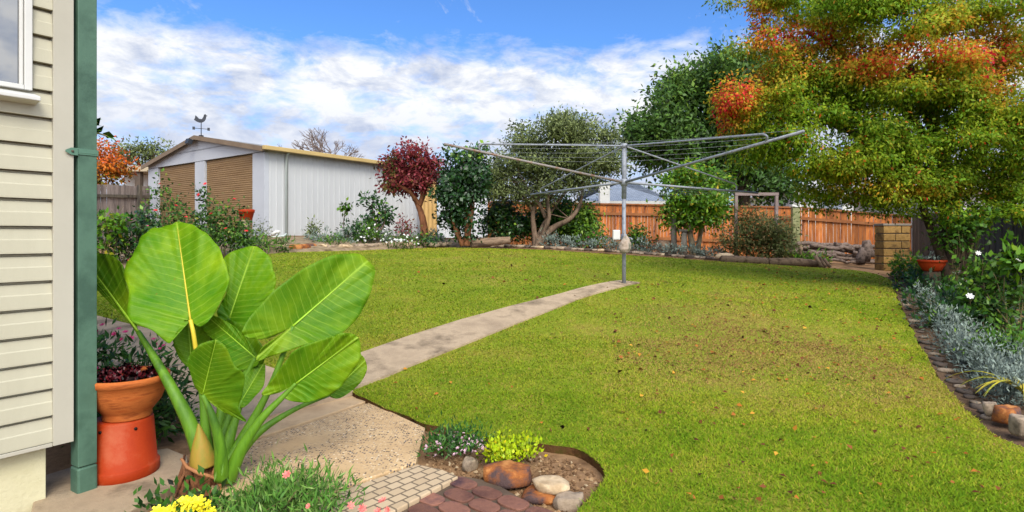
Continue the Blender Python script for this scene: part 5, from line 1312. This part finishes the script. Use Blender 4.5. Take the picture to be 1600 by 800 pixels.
# rocks edging the beds
lab = 'weathered rock in the low stone edging between the garage bed and the lawn'
for i, px in enumerate(np.linspace(432, 700, 26)):
    py = np.interp(px, [432, 500, 600, 700], [391.5, 389.5, 387.5, 384.5]) + rng.uniform(-2, 1); d = gp(px, py).y; d = gp(px, py + 2).y + .25
    c = at(px, py - 1.5, d); c.z = gz(c.x, c.y) + .08
    k = rng.uniform(.10, .2)
    if 458 < px < 486:
        o = rock('rock', c, (.2, .16, .13), M_rock_o, i + 40, .5, rng.rand() * 3); tag(o, 'rusty orange rock in the garage bed edging, near the downpipe corner', 'rock', 'rusty rocks edging the garage bed')
    else:
        o = rock('rock', c, (k * 1.25, k, k * .75), (M_rock_g, M_rock_p, M_rock_g)[i % 3], i + 40, .5, rng.rand() * 3); tag(o, lab, 'rock', 'rocks edging the garage bed')
lab = 'small rock in the low edging of the back garden bed behind the lawn'
edge_b = [(745, 386), (800, 387), (860, 390), (920, 393), (1000, 398), (1060, 403), (1100, 406), (1150, 409), (1200, 412), (1240, 414)]
for i, px in enumerate(np.linspace(750, 1205, 44)):
    py = float(np.interp(px, [e[0] for e in edge_b], [e[1] for e in edge_b])); g = gp(px, py - 1); k = rng.uniform(.06, .12)
    o = rock('rock', (g.x, g.y + .1, g.z + .03), (k * 1.4, k, k * .7), (M_rock_g, M_dark, M_rock_g)[i % 3] if i % 9 else M_rock_p, i + 90, .5, rng.rand() * 3); tag(o, lab, 'rock', 'rocks edging the back bed')
rock_px(1132, 401, gp(1132, 408).y + .3, 16, 6, M_rock_p, 33, 'rounded pale rock in front of the bronze shrub')

# silver ground cover, grass tufts under the back edge
def carpet(name, px_list, n, size, mat, rad, lift, asp=.3, dz=0):
    B = []
    for x, y in px_list:
        g = gp(x, y); B.append(((g.x, g.y, g.z + dz + lift * .4), (rad * rng.uniform(.8, 1.3), rad * rng.uniform(.8, 1.2), lift * rng.uniform(.7, 1.2)), 1))
    P, D, C = cloud(B, n, rad * .28, 24, .2, .7, .8, -.5)
    t = np.clip(rng.normal(.45, .2, len(P)) + rng.uniform(-.15, .15, C.max() + 1)[C], 0, 1)
    k = P[:, 2] > G(P[:, 0], P[:, 1]) - .01
    return tag(quads(name, leaves(P, D, np.full(len(P), size), asp)[k], t[k], mat, nv=cloud.nv[k]), kind='stuff')
carpet('silver_ground_cover', [(x, float(np.interp(x, [e[0] for e in edge_b], [e[1] for e in edge_b])) - 4 + rng.uniform(-1.5, .8)) for x in np.linspace(845, 1130, 40)], 6500, .085, L_silver, .22, .24)
carpet('silver_ground_cover', [(x, float(np.interp(x, [440, 560, 700], [389, 387, 384.5])) + rng.uniform(-2, .5)) for x in list(np.linspace(486, 560, 14)) + list(np.linspace(565, 690, 22))] + [(x, 394 + rng.uniform(-3, 2)) for x in np.linspace(360, 400, 8)], 7000, .08, L_silver, .2, .26, .3, .09)
rp = []
for u in np.linspace(0, 1, 34):
    x = np.interp(u, [0, .12, .3, .5, .7, .85, 1], [1440, 1452, 1478, 1508, 1535, 1560, 1600]); y = np.interp(u, [0, .12, .3, .5, .7, .85, 1], [478, 505, 545, 585, 620, 640, 650])
    wd = np.interp(u, [0, .3, .6, 1], [14, 26, 60, 90])
    for _ in range(1 + int(4 * u)):
        rp.append((x - 9 + rng.uniform(0, wd), y - 8 - rng.uniform(0, 40 * u + 4)))
carpet('silver_ground_cover', rp, 21000, .042, L_silver, .18, .22, .3)
carpet('ground_cover', [(1400 + rng.uniform(0, 130), 436 + rng.uniform(-6, 30)) for _ in range(30)] + [(1455 + rng.uniform(0, 150), 470 + rng.uniform(0, 55)) for _ in range(36)], 7000, .085, L_camel, .30, .24, .4)
carpet('ground_cover', [(x, 386 + (x - 750) * .03 - rng.uniform(3, 12)) for x in np.linspace(750, 1240, 46)], 3600, .1, L_shrub, .28, .22, .3)

# ------------------------------------------------------------------ back bed odds and ends
lg = at(764, 377, 15.2)
M_log = surface('log_bark', '#6a5646', '#86705c', 7, .9, .7, 30, stretch=(.3, 1, 1), c3='#4c3c30')
t = thing('fallen_log', 'grey brown log lying at the foot of the camellia', 'log', (lg.x, lg.y, gz(lg.x, lg.y)))
m = MB(); m.tube(smooth_path([tuple(at(735, 381, 15.2)), tuple(at(765, 378, 15.25)), tuple(at(797, 375, 15.3))], 4), [.13, .125, .12, .125, .115, .11, .11, .1, .1], 14, .15); m.build('trunk', M_log, t)
for nm, lb, px, pyb, pyt, d, r in (('wooden_stake', 'tall thin grey stake left of the citrus tree stems', 1053, 396, 328, 14.9, 4.5), ('short_post', 'short grey post with a flat cap between the stake and the citrus stems', 1069, 399, 362, 14.7, 4.5)):
    b = at(px, pyb, d); t = thing(nm, lb, 'post', b)
    m = MB(); z1 = topz(pyt, d); m.tube([(b.x, b.y, b.z - .1), (b.x, b.y, z1)], r * d / F, 12, .06); m.build('shaft', surface('grey_timber', '#716a60', '#878076', 6, .9, .5), t)
    if nm == 'short_post':
        m = MB(); m.box((b.x - .16, b.y - .1, z1 + .001), (b.x + .16, b.y + .1, z1 + .06)); m.build('cap', surface('post_cap', '#5c5850', '#706a60', 6, .9), t, .01)
b = at(1038, 397, 15.0); t = thing('tree_stump', 'squat sawn tree stump left of the thin grey stake', 'stump', b)
m = MB(); m.lathe([(.19, -.1), (.18, .05), (.165, .18), (.16, .34), (.14, .355), (0, .357)], b, 18); m.build('trunk', M_log, t)
d = 14.3
t = thing('pipe_trellis', 'rusty square pipe frame standing behind the bronze shrub', 'frame', foot(1180, d))
M_pipe = surface('pipe_brown', '#7a6a66', '#8c7c78', 6, .6)
for px in (1150, 1213):
    b = foot(px, d); m = MB(); m.box((b.x - .035, b.y - .035, b.z), (b.x + .035, b.y + .035, topz(306, d))); m.build('upright', M_pipe, t)
a, b = foot(1148, d), foot(1216, d); m = MB(); m.box((a.x, a.y - .035, topz(305.6, d)), (b.x, a.y + .035, topz(301, d))); m.build('top_bar', M_pipe, t)
# wood pile
M_wood = surface('stacked_branch', '#42352e', '#74645a', 8, .9, .7, 30, c3='#2a211d', island=.45)
M_end = surface('cut_end', '#8a7258', '#a28a6c', 12, .9, .3)
nlog = 0
for r in range(6):
    for k in range(4):
        px0 = 1236 + k * 33 + rng.uniform(-8, 8); d = 15.2 + rng.uniform(-.3, .5); x1 = min(px0 + rng.uniform(36, 60), 1368)
        yb = np.interp(px0, [1230, 1370], [402, 409]); y0 = yb - r * 4.6 + rng.uniform(-1.5, 1.5); y1 = np.interp(x1, [1230, 1370], [402, 409]) - r * 4.4 + rng.uniform(-2.5, 2.5)
        rad = rng.uniform(2.6, 4.2) * d / F
        a, b = at(px0, y0, d), at(x1, y1, d + rng.uniform(-.2, .2))
        q = bend(a, b, 4, 0, .05); m = MB(); m.tube(q, [rad, rad * .95, rad * .9, rad * .9, rad * .8], 9, .25)
        o = m.build('log', M_wood); tag(o, 'dark weathered log in the long low wood pile under the bright orange fence panel', 'log', 'logs in the wood pile'); nlog += 1
for px, py, h, tl in ((1352, 398, 30, .25), (1362, 392, 26, -.3), (1345, 402, 22, .5)):
    d = 14.2; a = at(px, py + 10, d); b = a + Vector((tl * .25, .1, h * d / F)); m = MB(); m.tube(bend(a, b, 3, 0, .03), [.10, .11, .10, .09], 9, .3)
    o = m.build('log', M_wood); tag(o, 'short dark log propped upright between the wood pile and the brick pier', 'log', 'logs propped by the brick pier')
# brick pier
d = 13.3; p = foot(1394, d); z0, z1 = p.z, topz(353, d); hw = 21 * d / F; hy = hw * .55
t = thing('brick_pier', 'square weathered tan block pier at the end of the wood pile', 'pier', p)
M_blk = surface('tan_block', '#74592f', '#8a6c3c', 5, .9, .7, 30, c3='#584224', island=.35)
m = MB(); nr = 6; hh = (z1 - z0) / nr
for i in range(nr):
    o = hw * .33 if i % 2 else -.1 * hw
    for a, b in ((-hw, o), (o, hw)):
        m.box((p.x + a + .006, p.y - hy, z0 + i * hh + .006), (p.x + b - .006, p.y + hy, z0 + (i + 1) * hh - .014))
m.build('blocks', M_blk, t, .012)
m = MB(); m.box((p.x - hw + .02, p.y - hy + .02, z0), (p.x + hw - .02, p.y + hy - .02, z1 - .02)); m.build('mortar', M_dark, t)
m = MB(); m.box((p.x - hw - .01, p.y - hy - .01, z1), (p.x + hw + .01, p.y + hy + .01, z1 + .05)); m.build('cap', surface('cap_stone', '#6e665c', '#847b6e', 4, .9, .5), t, .01)
for px, py, hgt in ((1251, 404, 22), (1219, 403, 18)):
    d = 14.4; b = at(px, py + 1, d); m = MB(); m.tube([b, b + Vector((.01, 0, hgt * d / F))], [.045, .04], 10, .1); o = m.build('wooden_peg', M_log); tag(o, 'stout bark stake standing upright in front of the wood pile' if px > 1230 else 'short bark stake at the right foot of the bronze shrub', 'stake')
M_slog = surface('edging_log', '#5f4c3c', '#7a6550', 7, .9, .7, 30, c3='#453527')
a, b = gp(1205, 413.5), gp(1290, 417); m = MB(); m.tube([a + Vector((0, .1, .05)), (a + b) / 2 + Vector((0, .12, .07)), b + Vector((0, .08, .05))], [.09, .1, .08], 12, .12); tag(m.build('edging_log', M_slog), 'long thin log lying along the lawn edge at the right end of the back bed', 'log')
a, b = gp(1130, 409.5), gp(1200, 413); m = MB(); m.tube([a + Vector((0, .1, .05)), (a + b) / 2 + Vector((0, .12, .06)), b + Vector((0, .08, .05))], [.09, .1, .09], 12, .12); tag(m.build('edging_log', M_slog), 'long thin log lying along the lawn edge below the bronze shrub', 'log')
for i, px in enumerate((1284, 1290, 1297)):
    a = gp(px, 418); m = MB(); m.tube([a, a + Vector((-.12, .05, .26 - .03 * i))], [.045, .04], 9, .1); tag(m.build('edging_peg', M_log), 'short leaning round stake at the end of the edging log', 'stake', 'leaning stakes at the bed end')
small('iris_clump', 'light green strappy clump behind the edging log, below the wood pile', 'plant', 1262, 406, 24, 8, 13.4, 420, .16, L_citrus, .16)

# ------------------------------------------------------------------ right bed
d = 9.4; p = at(1456, 424, d); g0 = gz(p.x, p.y)
t = thing('bowl_stump', 'dark sawn stump under the terracotta bowl in the right bed', 'stump', (p.x, p.y, g0))
MB().lathe([(.15, -.1), (.13, .02), (.12, p.z - g0 - .002), (0, p.z - g0 - .001)], (p.x, p.y, g0), 16).build('trunk', M_barkd, t)
t = thing('terracotta_bowl', 'shallow terracotta bowl beside the maple trunk in the right bed', 'planter', p)
MB().lathe([(0, 0), (.10, .002), (.13, .02), (.185, .12), (.19, .15), (.205, .155), (.207, .185), (.19, .19), (.175, .16), (0, .15)], p, 36).build('bowl_body', M_terra, t)
P, D, C = cloud([((p.x, p.y, p.z + .2), (.13, .13, .05))], 120, .04, 12); quads('foliage', leaves(P, D, np.full(len(P), .07), .3), rng.rand(len(P)), L_silver, t)
small('yellow_green_shrub', 'yellow green leafy shrub at the right of the brick pier', 'shrub', 1420, 412, 24, 22, 11.4, 900, .09, L_citrus, .4)
d = 7.0
rose('white_rose', 'leggy rose bush with large green leaves and a white bloom in the right bed', [blob(1548, 440, 26, 22, d, .3), blob(1530, 470, 22, 30, d, .3), blob(1570, 430, 20, 18, d, .3), blob(1535, 415, 16, 12, d, .2, .8), blob(1560, 480, 34, 26, d, .35), blob(1590, 455, 20, 22, d, .3)], 1250, d, [(1515, 464, d - .5), (1590, 408, d - .3), (1528, 396, d - .3)], mat=L_shrub, size=.082, fl=F_wrose, seedstem=14)
small('tall_weed', 'tall stemmed plant with pale leaves at the right edge of the picture', 'plant', 1598, 400, 14, 26, 6.8, 110, .13, L_citrus, .4, stems=6)
small('bushy_perennial', 'dark green bushy perennial behind the silver ground cover', 'plant', 1560, 540, 48, 24, 5.5, 1900, .055, L_shrub, .4)
small('low_perennial', 'mid green leafy mound between the silver ground cover and the white rose', 'plant', 1490, 490, 34, 18, 7.4, 1300, .07, L_shrub, .3)
# strappy plant with yellow leaves
g = gp(1600, 640); t = thing('day_lily', 'arching yellow green strap leaves at the right edge above the rocks', 'plant', (g.x, g.y, g.z))
m = MB()
for i in range(16):
    a = rng.rand() * 6.28; L = rng.uniform(.3, .5); w = .011
    if i < 5: a = rng.uniform(2.6, 3.5)
    q = []
    for k in range(9):
        f = k / 8; q.append(Vector((g.x + math.cos(a) * L * f, g.y + math.sin(a) * L * f, g.z + .12 + L * (1.0 * f - .95 * f * f))))
    sd_v = Vector((-math.sin(a), math.cos(a), 0))
    vs = []
    for k, v in enumerate(q): ww = w * (1 - (k / 8) ** 2) + .001; vs += [v - sd_v * ww, v + Vector((0, 0, -.004)), v + sd_v * ww]
    m.add(vs, [(3 * k + j, 3 * k + j + 1, 3 * k + j + 4, 3 * k + j + 3) for k in range(8) for j in range(2)], True)
m.build('foliage', surface('strap_leaf', '#7a8a24', '#a8962c', 9, .5, c3='#5a7a20', island=.25), t)
rock_px(1573, 650, gp(1573, 678).y + .15, 22, 15, M_rock_o, 61, 'rusty orange rock half under the silver ground cover at the right', .3)
rock_px(1596, 668, gp(1596, 697).y + .12, 20, 18, M_rock_g, 66, 'large greyish rounded rock at the right edge of the lawn', .8)
rock_px(1548, 640, gp(1548, 665).y + .15, 13, 12, M_rock_g, 68, 'small greyish rock half covered by silver leaves', .1)
for i in range(26):
    u = i / 25; x = np.interp(u, [0, .2, .45, .7, 1], [1396, 1412, 1440, 1478, 1540]); y = np.interp(u, [0, .2, .45, .7, 1], [446, 486, 540, 594, 655]); g = gp(x + 8, y - 2); k = rng.uniform(.03, .065)
    o = rock('rock', (g.x, g.y, g.z + .0), (k * 1.3, k, k * .6), (M_dark, M_rock_g, M_dark)[i % 3], i + 140, .5, rng.rand() * 3, sub=2); tag(o, 'small stone in the edging between the lawn and the right hand bed', 'rock', 'stones edging the right bed')
tag(sheet('mulch_border', [tuple(p) for p in pix_poly([(1386, 434), (1400, 460), (1418, 499), (1440, 544), (1468, 590), (1500, 632), (1545, 673), (1600, 700), (1720, 820), (1800, 700), (1640, 560), (1560, 470), (1500, 430), (1420, 415)])], surface('mulch', '#4a382e', '#66523f', 5, .95, .9, 40, c3='#35281f', spec=.1), -.012, .3), kind='structure')
